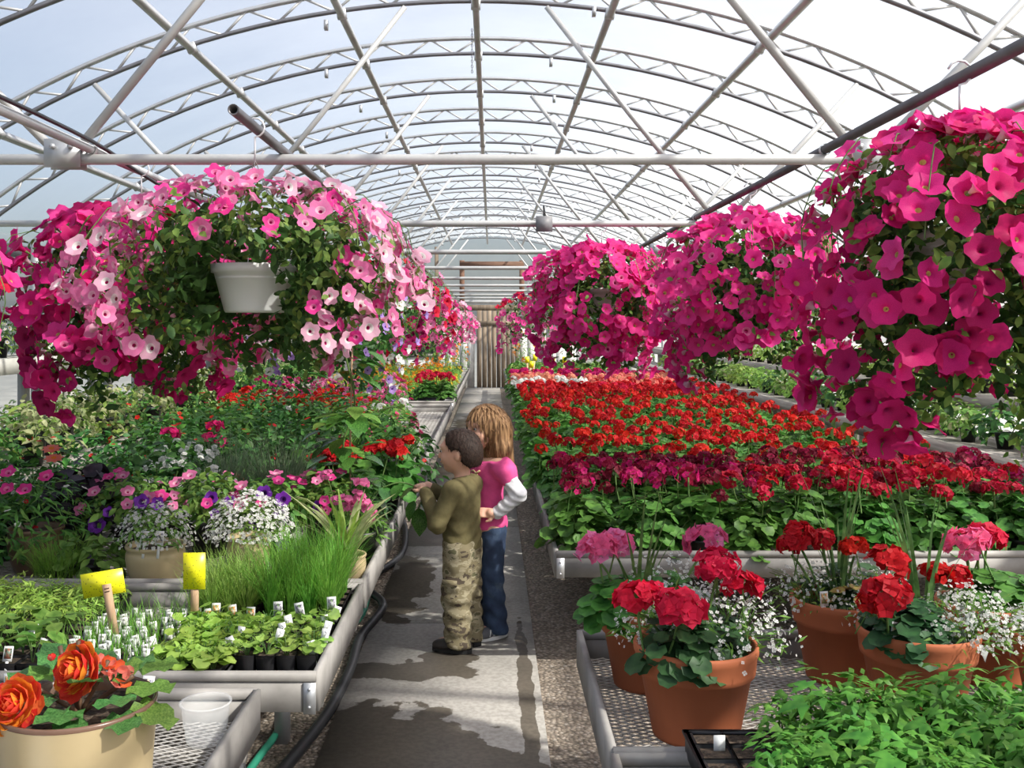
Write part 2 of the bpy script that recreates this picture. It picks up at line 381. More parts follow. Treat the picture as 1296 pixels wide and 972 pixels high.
for (x, lb) in ((-1.56, 'grey pipe with black irrigation hose strapped along it, on the tie bars'), (1.30, 'black round pipe resting on the tie bars above the magenta petunia baskets')):
    o = thing('hanger_pipe', lb, 'pipe', (x, 1.4, ZP)); g = G().tube([(0, 0, 0), (0, 10, 0), (0, YE-.2-1.4, 0)], .018, 14); g.build('pipe_wall', 'pipe_dark' if x > 0 else 'galv', o, True)
    if x < 0:
        G().tube(bez([(.03, 0, .02), (.035, 2.2, .022), (.03, 2.9, -.02), (.06, 3.4, -.06), (.03, 4.0, .02), (.03, 8, .02), (.03, 20, .02)], 6), .008, 6).build('irrigation_hose', 'hose_black', o, True)
    cm = G().lathe([(.022, -.012), (.022, .012)], 12).mesh('pipe_clamp', 'galv_light')
    for i in range(9): part('pipe_clamp', cm, o, (0, 2.48+2.44*i, 0), (PI/2, 0, 0))
# box on a tie bar, chain, paper tag
o = thing('junction_box', 'small grey metal box fixed on a tie bar', 'box', (.33, 6.32-.05, ZT-.05))
G().box(-.048, .048, -.03, .015, -.005, .085).build('housing', 'box_grey', o); G().box(-.052, .052, -.036, -.03, -.009, .089).build('cover', 'box_grey', o)
G().tube([(0, 0, .08), (0, .03, .16), (.01, .05, .1)], .006, 6).build('cable', 'black_plastic', o)
o = thing('hanging_chain', 'thin steel chain hanging down from the ridge', 'chain', (-.135, 6.9, 3.30))
lk = G().lathe([(.010, -.0025), (.010, .0025)], 8).mesh('link', 'steel_dark')
lm = G().tube([(.006*math.cos(t_), 0, .011*math.sin(t_)) for t_ in np.linspace(0, 2*PI, 9)], .0022, 4, 0, False).mesh('link', 'steel_dark')
for i in range(17): part('link', lm, o, (0, 0, .018*i+.01), (0, 0, PI/2*(i % 2)))

# ------------------------------------------------------------------ benches
ZB = .55
def lattice(x0, x1, y0, y1, z, pitch, wd):
    """expanded-metal deck: two sets of crossing strands forming long diamonds, cut at the frame"""
    g = G(); sl = .55; P = []; Q = []
    for s in (1, -1):
        c = (x0 if s > 0 else x0) - 0
        lo = min(y0-s*sl*x0, y0-s*sl*x1, y1-s*sl*x0, y1-s*sl*x1); hi = max(y0-s*sl*x0, y0-s*sl*x1, y1-s*sl*x0, y1-s*sl*x1)
        b = np.arange(lo, hi, pitch)
        xa = np.full(len(b), x0); xb = np.full(len(b), x1)
        ya = b+s*sl*xa; yb = b+s*sl*xb
        # clip against y0..y1
        def cl(xx, yy):
            y2 = np.clip(yy, y0, y1); return (y2-b)/(s*sl), y2
        xa, ya = cl(xa, ya); xb, yb = cl(xb, yb)
        ok = (np.abs(xb-xa) > .01) & (xa > x0-.001) & (xb < x1+.001)
        P.append(np.stack([xa[ok], ya[ok], np.full(ok.sum(), z+.001*s)], 1)); Q.append(np.stack([xb[ok], yb[ok], np.full(ok.sum(), z+.001*s)], 1))
    P = np.concatenate(P); Q = np.concatenate(Q); d = norm(Q-P); nrm = np.stack([-d[:, 1], d[:, 0], 0*d[:, 0]], 1)*wd/2; h = np.array((0, 0, .0016))
    V = np.stack([P-nrm-h, P+nrm-h, P+nrm+h, P-nrm+h, Q-nrm-h, Q+nrm-h, Q+nrm+h, Q-nrm+h], 1).reshape(-1, 3)
    off = (np.arange(len(P))*8)[:, None, None]
    F = (np.array([(0, 4, 5, 1), (1, 5, 6, 2), (2, 6, 7, 3), (3, 7, 4, 0)])[None]+off).reshape(-1, 4)
    return g.add(V, F)
def bench(x0, x1, y0, y1, label, pitch=.025, wd=.0034, dh=.09, rail_w=.018, name='greenhouse_bench', bracket=True):
    b = thing(name, label, 'bench', ((x0+x1)/2, (y0+y1)/2, 0)); cx, cy = (x0+x1)/2, (y0+y1)/2; X = (x1-x0)/2; Y = (y1-y0)/2
    zb = ZB-.115
    for s in (-1, 1):
        G().box(s*X-rail_w/2, s*X+rail_w/2, -Y, Y, zb, ZB).build('side_rail', 'alu', b)
        e = G().box(-X, X, s*Y-rail_w/2, s*Y+rail_w/2, zb, ZB-.03); e.build('end_rail', 'alu', b)
        G().tube([(-X, s*Y, ZB-.015), (0, s*Y, ZB-.015), (X, s*Y, ZB-.015)], .016, 10).build('end_tube', 'alu', b, True)
    if bracket:
        for s in (-1, 1):
            k = G().box(-.035, .0, -.004, 0, -.06, .03).tube([(-.018, -.008, .012), (-.018, -.003, .012)], .005, 6).tube([(-.018, -.008, -.04), (-.018, -.003, -.04)], .005, 6)
            k.build('corner_bracket', 'galv', b, False, (s*X if s > 0 else s*X+.035, -Y-rail_w/2, ZB-.06))
    stuff(lattice(-X+.01, X-.01, -Y+.01, Y-.01, ZB-dh, pitch, wd).build('mesh_deck', 'mesh_metal', b))
    nx = max(2, int(Y*2/.6)+1)
    for i in range(nx):
        yy = -Y+.12+(2*Y-.24)*i/(nx-1); G().box(-X, X, yy-.015, yy+.015, zb-.03, zb).build('cross_bar', 'alu', b)
    for sx_ in (-1, 1):
        G().tube([(sx_*X*.72, -Y+.06, zb-.055), (sx_*X*.72, 0, zb-.055), (sx_*X*.72, Y-.06, zb-.055)], .025, 10).build('roller_pipe', 'galv', b, True)
        for i in range(max(2, int(Y*2/2.2)+1)):
            yy = -Y+.15+(2*Y-.3)*i/(max(2, int(Y*2/2.2)+1)-1); G().box(sx_*X*.72-.025, sx_*X*.72+.025, yy-.025, yy+.025, 0, zb-.07).build('leg', 'galv', b)
    return b
ZD = ZB-.088      # top of the mesh deck
bench(-2.45, -.645, 1.0, 2.74, 'low-rimmed bench holding the begonia pot and the clear plastic tub')
bench(-2.45, -.507, 2.88, 3.86, 'metal bench crowded with seedling trays and yellow signs')
bench(-2.45, -.507, 3.93, 6.72, 'metal bench of mixed patio pots with petunias and white alyssum', .04, .006)
bench(-2.45, -.507, 6.80, 12.55, 'long metal bench of leafy shrubs and roses beside the path', .05, .007)
bench(-2.45, -.507, 13.2, 23.2, 'far metal bench of marigolds with crimson geraniums at its end', .08, .008)
bench(.288, 2.35, 2.36, 3.27, 'metal mesh bench holding the big terracotta pots')
bench(.288, 2.80, 4.42, 23.2, 'long metal bench filled with rows of geraniums', .06, .007)
# stepped plant stands along the side walls
def stand(name, label, xs_, x0, x1, z, y0, y1, mat='grey_wood'):
    b = thing(name, label, 'plant stand', ((x0+x1)/2, y0, 0)); X = (x1-x0)/2
    n = max(2, int((x1-x0)/.15))
    for i in range(n):
        a = -X+2*X*i/n; G().box(a, a+2*X/n-.02, 0, y1-y0, z-.03, z).build('shelf_board', mat, b)
    for s in (-1, 1): G().box(s*X-.022, s*X+.022, 0, y1-y0, z-.11, z+.005).build('edge_board', mat, b)
    k = int((y1-y0)/1.8)+1
    for i in range(k):
        for s in (-1, 1): G().box(s*(X-.05)-.035, s*(X-.05)+.035, i*1.8, i*1.8+.07, 0, z-.03).build('post', mat, b)
    return b
stand('plant_stand', 'weathered timber staging along the sunny side wall, lower step', 1, 2.98, 3.42, .78, 4.2, 23)
stand('plant_stand', 'weathered timber staging along the sunny side wall, upper step', 1, 3.46, 3.80, 1.06, 4.2, 23)
stand('plant_stand', 'white painted tall shelf against the wall with daisies on it', 1, -3.92, -3.45, 1.31, 4.6, 23, 'shelf_paint')
stand('plant_stand', 'low timber staging of variegated foliage in front of the white shelf', 1, -3.40, -2.62, .72, 3.6, 23)
# hoses
o = G().tube(bez([(-.86, 2.2, .06), (-.78, 3.0, .035), (-.69, 3.55, .03), (-.64, 3.95, .028), (-.625, 4.4, .03), (-.64, 4.85, .028), (-.585, 5.25, .04), (-.60, 5.45, .04), (-.71, 5.75, .03), (-.70, 6.1, .028), (-.60, 6.6, .028), (-.63, 7.3, .028), (-.72, 8.2, .028), (-.64, 9.5, .028), (-.7, 11, .028)], 8), .022, 10).build('garden_hose', 'hose_black', None, True)
tag(o, 'thick black hose lying on gravel along the edge of the concrete path', 'hose')
o = G().tube(bez([(-.98, 2.4, .03), (-.86, 3.1, .03), (-.82, 3.5, .03), (-.80, 3.8, .03), (-.83, 4.3, .03), (-.72, 4.9, .03), (-.68, 5.4, .03), (-.78, 6.2, .03)], 8), .014, 10).build('garden_hose', 'hose_green', None, True)
tag(o, 'thin green hose on the gravel half under the seedling bench', 'hose')
# ================================================================== PLANTS: materials, templates, generators
leafy('leaf_geranium', (.055, .17, .030), .30, c2=(.12, .30, .05))
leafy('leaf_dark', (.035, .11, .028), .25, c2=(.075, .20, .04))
leafy('leaf_deep', (.022, .075, .026), .2, c2=(.05, .14, .045))
leafy('leaf_light', (.22, .40, .065), .42, c2=(.40, .58, .13))
leafy('leaf_lime', (.34, .56, .08), .45, c2=(.50, .70, .16))
leafy('leaf_petunia', (.13, .28, .05), .42, c2=(.26, .43, .09))
leafy('leaf_tomato', (.07, .25, .035), .35, c2=(.17, .42, .06))
leafy('leaf_chive', (.14, .36, .045), .38, c2=(.27, .54, .08))
leafy('leaf_greygrass', (.16, .24, .13), .35, c2=(.26, .36, .20))
leafy('leaf_spike', (.08, .17, .05), .25, c2=(.18, .30, .09))
leafy('leaf_varieg', (.34, .42, .16), .4, c2=(.62, .64, .34), scale=18)
leafy('leaf_black', (.014, .010, .016), .1, c2=(.03, .02, .032))
leafy('leaf_silver', (.42, .47, .44), .2, c2=(.6, .64, .62))
leafy('leaf_gloss', (.045, .15, .03), .22, .22, c2=(.10, .27, .05), spec=.6)
leafy('leaf_begonia', (.05, .17, .04), .25, .35, c2=(.13, .32, .09))
leafy('leaf_coleus', (.30, .05, .07), .3, c2=(.50, .45, .10), scale=60)
leafy('stem', (.12, .24, .06), .2, c2=(.2, .34, .1)); leafy('stem_brown', (.14, .09, .05), .1)
def petal(n, c, tr=.42, **k): leafy(n, c, tr, .55, c2=tuple(min(1, x*1.12+.01) for x in c), var=.22, scale=40, spec=.2, hv=.008, **k)
petal('p_magenta', (.78, .018, .25)); petal('p_hotpink', (.86, .05, .32)); petal('p_pink', (.86, .22, .46)); petal('p_palepink', (.90, .50, .64))
petal('p_white', (.86, .86, .82)); petal('p_throat_dark', (.50, .015, .16)); petal('p_throat_yellow', (.72, .62, .22)); petal('p_back', (.84, .55, .68))
petal('p_purple', (.20, .03, .42)); petal('p_purple_dark', (.07, .01, .16)); petal('p_lavender', (.48, .30, .72)); petal('p_scarlet', (.60, .008, .010), .35)
petal('p_crimson', (.66, .010, .055)); petal('p_maroon', (.17, .006, .022), .3); petal('p_regal', (.34, .006, .05), .35); petal('p_darkred', (.44, .006, .022)); petal('p_salmon', (.86, .25, .20)); petal('p_gerpink', (.82, .12, .29))
petal('p_orange', (.86, .30, .03)); petal('p_yellow', (.85, .62, .04)); petal('p_coral', (.90, .16, .05)); petal('p_coral2', (.86, .065, .045)); petal('p_wine', (.34, .006, .10))
petal('p_fuchsia', (.60, .010, .16)); petal('p_peach', (.90, .40, .26))

def T(v, *fs):
    return (np.array(v, float), [np.array(f, int) for f, m in fs], [np.array(m, int) if hasattr(m, '__len__') else np.full(len(f), m) for f, m in fs])
L_OVAL = T([(0, 0, 0), (-.24, .32, .06), (0, .34, 0), (.24, .32, .06), (-.22, .64, .04), (0, .66, -.01), (.22, .64, .04), (0, 1, -.12)],
           ([(0, 2, 1), (0, 3, 2), (4, 5, 7), (5, 6, 7)], 0), ([(1, 2, 5, 4), (2, 3, 6, 5)], 0))
L_LANCE = T([(0, 0, 0), (-.11, .4, .03), (.11, .4, .03), (0, 1, -.12)], ([(0, 2, 1), (1, 2, 3)], 0))
L_BROAD = T([(0, 0, 0), (-.30, .18, .04), (0, .22, -.02), (.30, .18, .04), (-.36, .5, .06), (0, .52, -.02), (.36, .5, .06), (-.22, .8, .0), (0, .82, -.05), (.22, .8, 0), (0, 1.05, -.14)],
            ([(0, 2, 1), (0, 3, 2), (7, 8, 10), (8, 9, 10)], 0), ([(1, 2, 5, 4), (2, 3, 6, 5), (4, 5, 8, 7), (5, 6, 9, 8)], 0))
def round_leaf(n=10, sc=.10, cup=.14):
    v = [(0, .42, -.06)]
    for i in range(n):
        a = 2*PI*i/n - PI/2 + PI/n*0; r = .52*(1+(sc if i % 2 else -sc)); r = .22 if i == 0 else r
        v.append((r*math.cos(a), .48+r*math.sin(a), cup*(.6 if i % 2 else 1)*.6))
    return T(v, ([(0, 1+i, 1+(i+1) % n) for i in range(n)], 0))
L_ROUND = round_leaf(14, .05); L_CLOVER = round_leaf(7, .03, .05)
def jag_leaf(n=18, asp=.72):
    v = [(0, .40, -.07)]; F = []
    for i in range(n):
        a = 2*PI*i/n-PI/2; u = abs(i-n/2)/(n/2)      # 1 at base, 0 at tip
        r = (.40+.20*(1-u)**1.4)*(1.04 if i % 2 == 0 else .93); r = .16 if i == 0 else r
        v.append((r*math.cos(a)*asp*1.25, .42+r*math.sin(a), .06*math.sin(i*2.1)-.10*(1-u)))
    return T(v, ([(0, 1+i, 1+(i+1) % n) for i in range(n)], 0))
L_JAG = jag_leaf()
def pinnate():
    v = []; f = []
    def lf(x, y, a, s):
        b = len(v); ca, sa = math.cos(a), math.sin(a)
        for (p, q, z) in ((0, 0, 0), (-.26, .38, .06), (.26, .38, .06), (-.13, .62, .0), (.17, .66, 0), (0, 1, -.14)):
            p, q = p*s, q*s; v.append((x+p*ca-q*sa, y+p*sa+q*ca, z*s))
        f.extend([(b, b+2, b+1), (b+1, b+2, b+4), (b+1, b+4, b+3), (b+3, b+4, b+5)])
    lf(0, .52, 0, .5); lf(0, .5, 1.05, .38); lf(0, .5, -1.05, .38); lf(0, .2, 1.2, .30); lf(0, .2, -1.2, .30)
    return T(v, (f, 0))
L_PINN = pinnate()
def floret(np_=5, w_=.45, cup=.15, m=0):
    v = []; q = []
    for i in range(np_):
        a = 2*PI*i/np_; c_, s_ = math.cos(a), math.sin(a); b = len(v)
        for (r, t_, z) in ((.06, 0, -.05), (.62, -w_, cup*.7), (1, 0, cup), (.62, w_, cup*.7)): v.append((r*c_-t_*s_, r*s_+t_*c_, z))
        q.append((b, b+1, b+2, b+3))
    return T(v, (q, m))
FLOR = floret(); FLOR4 = floret(4, .5, .05); DAISY = floret(8, .26, .02)
DAISY_Y = (np.concatenate([DAISY[0], np.array([(.3*math.cos(a), .3*math.sin(a), .06) for a in np.arange(6)*PI/3])]), DAISY[1]+[np.array([(32, 33, 34, 35, 36, 37)])], DAISY[2]+[np.array([1])])
def petunia(lobe=.10, seed=0):
    """five-lobed trumpet: slots 0 petal, 1 inner ring, 2 throat, 3 pale outside of the tube, 4 calyx"""
    r_ = random.Random(seed); v = []; F = {0: [], 1: [], 2: [], 3: [], 4: []}; n = 15
    rows = [(.05, -.62), (.17, -.30), (.42, -.08), (1.0, .06)]
    for k, (r, z) in enumerate(rows):
        for i in range(n):
            a = 2*PI*i/n; rr = r*(1+(-lobe*1.6 if i % 3 == 0 else lobe*.5)*(k == 3))*(1+(r_.uniform(-.05, .05) if k == 3 else 0))
            v.append((rr*math.cos(a), rr*math.sin(a), z+(r_.uniform(-.10, .13)-.10*(i % 3 == 0) if k == 3 else 0)))
    for k, m in ((0, 2), (1, 1), (2, 0)):
        for i in range(n): F[m].append((k*n+i, k*n+(i+1) % n, (k+1)*n+(i+1) % n, (k+1)*n+i))
    b = len(v); n2 = 6
    for (r, z) in ((.05, -1.15), (.11, -.75), (.24, -.36), (.46, -.14)):
        for i in range(n2): a = 2*PI*i/n2; v.append((r*math.cos(a), r*math.sin(a), z))
    for k in range(3):
        for i in range(n2): F[4 if k == 0 else 3].append((b+k*n2+i, b+k*n2+(i+1) % n2, b+(k+1)*n2+(i+1) % n2, b+(k+1)*n2+i))
    return T(v, *[(F[m], m) for m in (0, 1, 2, 3, 4)])
PET = [petunia(.09, i) for i in range(4)]
def pet_meshes(mats): return [G().scat(tp, [(0, 0, 0)], [(0, 0, 1)], [(0, 1, 0)], 1.0).mesh('flower', mats, True) for tp in PET]
PETM = {
 'magenta': pet_meshes(['p_magenta', 'p_magenta', 'p_throat_yellow', 'p_back', 'stem']),
 'hot': pet_meshes(['p_hotpink', 'p_hotpink', 'p_throat_yellow', 'p_back', 'stem']),
 'pink': pet_meshes(['p_pink', 'p_palepink', 'p_throat_dark', 'p_palepink', 'stem']),
 'rose': pet_meshes(['p_hotpink', 'p_pink', 'p_throat_dark', 'p_palepink', 'stem']),
 'pale': pet_meshes(['p_palepink', 'p_white', 'p_throat_dark', 'p_palepink', 'stem']),
 'fuchsia': pet_meshes(['p_fuchsia', 'p_fuchsia', 'p_throat_dark', 'p_fuchsia', 'stem']),
 'crimson': pet_meshes(['p_crimson', 'p_crimson', 'p_throat_dark', 'p_crimson', 'stem']),
 'wine': pet_meshes(['p_wine', 'p_wine', 'p_throat_dark', 'p_wine', 'stem']),
 'purple': pet_meshes(['p_purple', 'p_purple_dark', 'p_purple_dark', 'p_purple', 'stem']),
 'lavender': pet_meshes(['p_lavender', 'p_lavender', 'p_purple', 'p_lavender', 'stem']),
 'white': pet_meshes(['p_white', 'p_white', 'p_throat_yellow', 'p_white', 'stem'])}
def quat(z, spin): return (Vector(z).to_track_quat('Z', 'Y') @ Euler((0, 0, spin)).to_quaternion()).to_euler()
def put_flower(par, kind, p, z, size, rnd, name='flower'):
    return part(name, rnd.choice(PETM[kind]), par, p, quat(z, rnd.uniform(0, 6.28)), size)
def rdir(n, rs): return norm(rs.normal(size=(n, 3)))
def mound(g, n, R, H, tm, size, rs, m=0, z0=0, inner=.55, updir=.6, jit=.5, sq=1.0):
    """leaves on and inside a dome of radius R and height H"""
    d = rdir(n, rs); d[:, 2] = np.abs(d[:, 2]); k = inner+(1-inner)*rs.rand(n, 1)**.6
    P = d*k*np.array((R, R*sq, H)); P[:, 2] += z0
    Z = norm(d*np.array((1, 1, .8))+np.array((0, 0, updir))+jit*rs.normal(size=(n, 3))); Y = d*np.array((1, 1, -.2))+.8*rs.normal(size=(n, 3))
    return g.scat(tm, P, Z, Y, size*(.65+.7*rs.rand(n)), m)
def blades(g, n, R, H, w_, rs, m=0, z0=0, splay=.35, droop=.25, seg=4, base=.6):
    """grass: thin arching strips"""
    a = rs.rand(n)*2*PI; b = R*base*np.sqrt(rs.rand(n)); P0 = np.stack([b*np.cos(a), b*np.sin(a), np.full(n, z0)], 1)
    a2 = a+rs.normal(size=n)*.5; h = H*(.55+.5*rs.rand(n)); sp = splay*H*(.3+rs.rand(n)); dr = droop*h*rs.rand(n)
    t = np.linspace(0, 1, seg+1); V = np.zeros((n, seg+1, 2, 3)); side = np.stack([-np.sin(a2), np.cos(a2), 0*a2], 1)
    for k, tt in enumerate(t):
        c = P0+np.stack([np.cos(a2)*sp*tt**1.6, np.sin(a2)*sp*tt**1.6, h*tt-dr*tt**3], 1); ww = w_*(1-tt**2*.92)/2
        V[:, k, 0] = c-side*ww; V[:, k, 1] = c+side*ww
    F = np.array([(2*k, 2*k+1, 2*k+3, 2*k+2) for k in range(seg)])[None]+(np.arange(n)*2*(seg+1))[:, None, None]
    return g.add(V.reshape(-1, 3), F.reshape(-1, 4), m)
# pots
plain('terracotta', (.47, .135, .052), .75, 0, .12, 6); plain('tan_glaze', (.52, .41, .23), .28, 0, .12, 5); plain('brown_glaze', (.16, .10, .06), .3, 0, .2, 6)
def pot_mesh(r, h, mat, rim=.035, rb=.70, n=32, soil=.9, name='pot_body'):
    g = G().lathe([(.001, 0), (r*rb*.97, 0), (r*rb, .008), (r*.915*(1)+0*(1-rb), h-rim*1.6), (r*.925, h-rim*1.35), (r*.985, h-rim*1.25), (r, h-.012), (r*.995, h-.004), (r*.965, h), (r*.93, h-.006), (r*.90, h-.04)], n)
    return g.mesh(name, mat, True)
def soil_mesh(r, z): return G().disc((0, 0, z), r, 20).mesh('soil', 'soil')
def terracotta_pot(th, r, h, rim):
    G().lathe([(.001, 0), (r*.70, 0), (r*.715, .01), (r*.90, h-rim), (r*.905, h-rim)], 40).build('pot_body', 'terracotta', th, True)
    G().lathe([(r*.90, h-rim-.004), (r*.955, h-rim-.001), (r*.965, h-rim+.012), (r*.985, h-.03), (r*1.01, h-.022), (r*1.015, h-.008), (r*.99, h), (r*.945, h-.004), (r*.91, h-.05)], 40).build('pot_rim', 'terracotta', th, True)
    part('soil', soil_mesh(r*.92, h-.045), th)
NURS = G().lathe([(.001, 0), (.045, 0), (.06, .09), (.064, .09), (.064, .10), (.055, .10), (.055, .085), (.001, .085)], 10).mesh('nursery_pot', 'black_plastic')
NURS_BIG = G().lathe([(.001, 0), (.075, 0), (.095, .15), (.10, .15), (.10, .165), (.088, .165), (.088, .14), (.001, .14)], 14).mesh('nursery_pot', 'black_plastic')
# geranium heads
def ger_head(mat, R, n, seed, stem=.12, fl=None, mat2=None, fs=.36):
    rs = np.random.RandomState(seed); g = G(); d = rdir(n, rs); d[:, 2] = np.where(d[:, 2] < -.35, -d[:, 2], d[:, 2])
    P = d*R*np.array((1, 1, .72))*(.8+.25*rs.rand(n, 1)); m = (rs.rand(n) < .3).astype(int) if mat2 else np.zeros(n, int)
    for k in (0, 1):
        w_ = m == k
        if w_.any(): g.scat(FLOR, P[w_], d[w_]+.25*rs.normal(size=(w_.sum(), 3)), rdir(w_.sum(), rs), R*fs*(.85+.3*rs.rand(w_.sum())), k)
    mo = 2
    g.tube([(0, 0, -.1*R), (.004, .0, -stem*.5), (0, .004, -stem)], .0035, 4, mo, False)
    k = 5; a = np.arange(k)*2*PI/k; g.scat(L_LANCE, np.zeros((k, 3)), np.stack([-np.cos(a), -np.sin(a), 0*a+1], 1), np.stack([np.cos(a), np.sin(a), 0*a+.6], 1), R*.8, mo)
    return g.mesh('flower_head', [mat, mat2 or mat, 'stem'])
def ger_foliage(R, H, n, seed, mat='leaf_geranium', size=.075, z0=.08):
    rs = np.random.RandomState(seed); g = G(); mound(g, n, R, H, L_ROUND, size, rs, 0, z0, .45, .9, .35)
    for i in range(6):
        a = rs.rand()*6.28; g.tube([(0, 0, .08), (R*.4*math.cos(a), R*.4*math.sin(a), z0+H*.5)], .004, 3, 1, False)
    return g.mesh('foliage', [mat, 'stem'])
# ================================================================== RIGHT BENCH OF GERANIUMS
GF = [ger_foliage(.155, .21, 80, 100+i, 'leaf_geranium', .058) for i in range(4)]
GFB = [ger_foliage(.165, .25, 130, 120+i, 'leaf_geranium', .06) for i in range(4)]
HD = {c: [ger_head(m, R, n, 200+i, .14, None, m2, .42) for i in range(3)] for c, m, R, n, m2 in (
    ('scarlet', 'p_scarlet', .041, 22, None), ('maroon', 'p_maroon', .046, 18, 'p_regal'), ('darkred', 'p_darkred', .048, 20, 'p_crimson'), ('salmon', 'p_salmon', .05, 18, 'p_peach'),
    ('white', 'p_white', .05, 18, None), ('gerpink', 'p_gerpink', .05, 18, None), ('crimson', 'p_crimson', .05, 22, None), ('wine', 'p_regal', .046, 18, 'p_fuchsia'))}
def geranium(x, y, color, label, group, rnd, big=False, nh=(3, 5), zt=.27, name='geranium', alt=None, R=.12):
    t = thing(name, label, 'potted plant', (x, y, ZD), rnd.uniform(0, 6.28), group); s = rnd.uniform(.9, 1.1)
    part('nursery_pot', NURS, t)
    f = part('foliage', rnd.choice(GFB if big else GF), t, (0, 0, 0), None, s); stuff(f)
    k = rnd.randint(*nh); a0 = rnd.uniform(0, 6.28)
    for i in range(k):
        a = a0+i*2*PI/k+rnd.uniform(-.4, .4); rr = R*rnd.uniform(.25, 1)
        part('flower_head', rnd.choice(HD[alt if alt and rnd.random() < .35 else color]), t, (rr*math.cos(a), rr*math.sin(a), zt+rnd.uniform(0, .09)), (rnd.uniform(-.3, .3), rnd.uniform(-.3, .3), a), rnd.uniform(.75, 1.15))
    return t
rnd = random.Random(3)
PTH = lambda i: ORD[i].replace('nearest', 'first')
cols = np.linspace(.43, 2.68, 10); y = 4.60; row = 0; far = []
while y < 17.2:
    for i, cx in enumerate(cols):
        x = cx+rnd.uniform(-.045, .045); yy = y+rnd.uniform(-.05, .05)
        if row == 0: geranium(x, yy, 'wine' if i < 3 else 'darkred', 'leafy regal geranium with few dark blooms in the front row, %s from the path' % PTH(i), 'front row of leafy geraniums', rnd, True, (1, 3), .31, 'geranium', 'maroon' if i < 4 else 'darkred')
        elif row < 3: geranium(x, yy, 'wine' if i < 4 else 'darkred', '%s regal geranium in %s row behind the leafy front row, %s from path' % ('wine' if i < 4 else 'dark red', 'first' if row == 1 else 'second', PTH(i)), 'wine red geraniums', rnd, True, (4, 6), .31, 'geranium', 'maroon', .15)
        elif row < 5: geranium(x, yy, 'maroon', 'blackish maroon regal geranium %s, %s from the path' % ('next to the wine red rows' if row == 3 else 'next to the scarlet rows', PTH(i)), 'maroon geraniums', rnd, True, (4, 7), .30, 'geranium', 'wine' if i % 3 == 0 else None, .15)
        elif row < 30: geranium(x, yy, 'scarlet', 'scarlet geranium in the %s red row behind the maroon ones, %s from the path' % (ORD[row-5].replace('nearest', 'first'), PTH(i)), 'scarlet geraniums', rnd, False, (1, 2), .29)
        else: far.append((x, yy))
    y += .225 if row < 5 else .25; row += 1
# rows past the first three hundred: one mass of the same plants
g = G(); mats = ['leaf_geranium', 'p_scarlet', 'p_salmon', 'p_white', 'p_crimson', 'p_fuchsia', 'p_peach', 'black_plastic']
rs = np.random.RandomState(5)
for (x, y) in far:
    n = 26; d = rdir(n, rs); d[:, 2] = abs(d[:, 2]); P = d*np.array((.15, .15, .20))+np.array((x, y, ZD+.07))
    g.scat(L_ROUND, P, d+np.array((0, 0, .8)), rdir(n, rs), .085, 0)
    g.lathe([(.05, 0), (.065, .1)], 6, 7, (x, y, ZD))
    if y < 13.0: m = 1 if rs.rand() < .8 else 4
    elif y < 14.2: m = 3 if (x < 1.3 and rs.rand() < .75) else (2 if rs.rand() < .5 else 1)
    elif y < 15.4: m = 2 if rs.rand() < .6 else 6
    else: m = 5 if rs.rand() < .8 else 4
    for k in range(4):
        c = np.array((x, y, ZD+.30))+rs.uniform(-1, 1, 3)*np.array((.12, .12, .04)); dd = rdir(9, rs); dd[:, 2] = abs(dd[:, 2])
        g.scat(FLOR, c+dd*.04, dd, rdir(9, rs), .028, m)
o = stuff(g.build('far_geraniums', mats)); tag(o, 'far rows of white, salmon, red and magenta geraniums massed on the long bench', 'flowers')

# ================================================================== general bushes
def proto_bush(name, label, cat, group, R, H, leaves, blos=(), pot=NURS, seed=0, potscale=1, extra=None, z0=.06, sq=1.0):
    """leaves: [(template, n, size, mat)], blos: [(template, n, size, mats, zmin)]"""
    rs = np.random.RandomState(seed); t = thing(name, label, cat, (0, 0, 0), 0, group)
    if pot is not None: part('nursery_pot', pot, t, (0, 0, 0), None, potscale)
    g = G(); mm = []
    for i, (tm, n, sz, mat, *q) in enumerate(leaves):
        mm.append(mat)
        if isinstance(tm, str): blades(g, n, R, H, sz, rs, i, z0, *(q[0] if q else ()))
        else: mound(g, n, R, H, tm, sz, rs, i, z0, sq=sq)
    for i in range(5):
        a = rs.rand()*6.28; g.tube([(0, 0, z0*.5), (R*.5*math.cos(a), R*.5*math.sin(a), z0+H*.6)], .004, 3, len(mm), False)
    stuff(g.build('foliage', mm+['stem'], t))
    for (tm, n, sz, mats_, zmin) in blos:
        g = G(); d = rdir(n*6, rs); d[:, 2] = abs(d[:, 2]); d = d[d[:, 2] > zmin][:n]; k = len(d)
        P = d*np.array((R, R*sq, H))*(1.0+.12*rs.rand(k, 1))+np.array((0, 0, z0+.01))
        g.scat(tm, P, d+np.array((0, -.25, .5))+.3*rs.normal(size=(k, 3)), rdir(k, rs), sz*(.75+.5*rs.rand(k))); stuff(g.build('blossoms', mats_, t))
    return t
def cluster_tmpl(tm, n, R, seed, s=.4, m=0):
    rs = np.random.RandomState(seed); g = G(); d = rdir(n, rs); d[:, 2] = abs(d[:, 2]); g.scat(tm, d*np.array((1, 1, .6)), d, rdir(n, rs), s)
    V = np.concatenate(g.v); byk = {}
    fs = [(f, 0*mm+m) for f, mm in g.f]; return (V, [f for f, mm in fs], [mm for f, mm in fs])
CLUS = cluster_tmpl(FLOR, 7, 1, 5, .62)
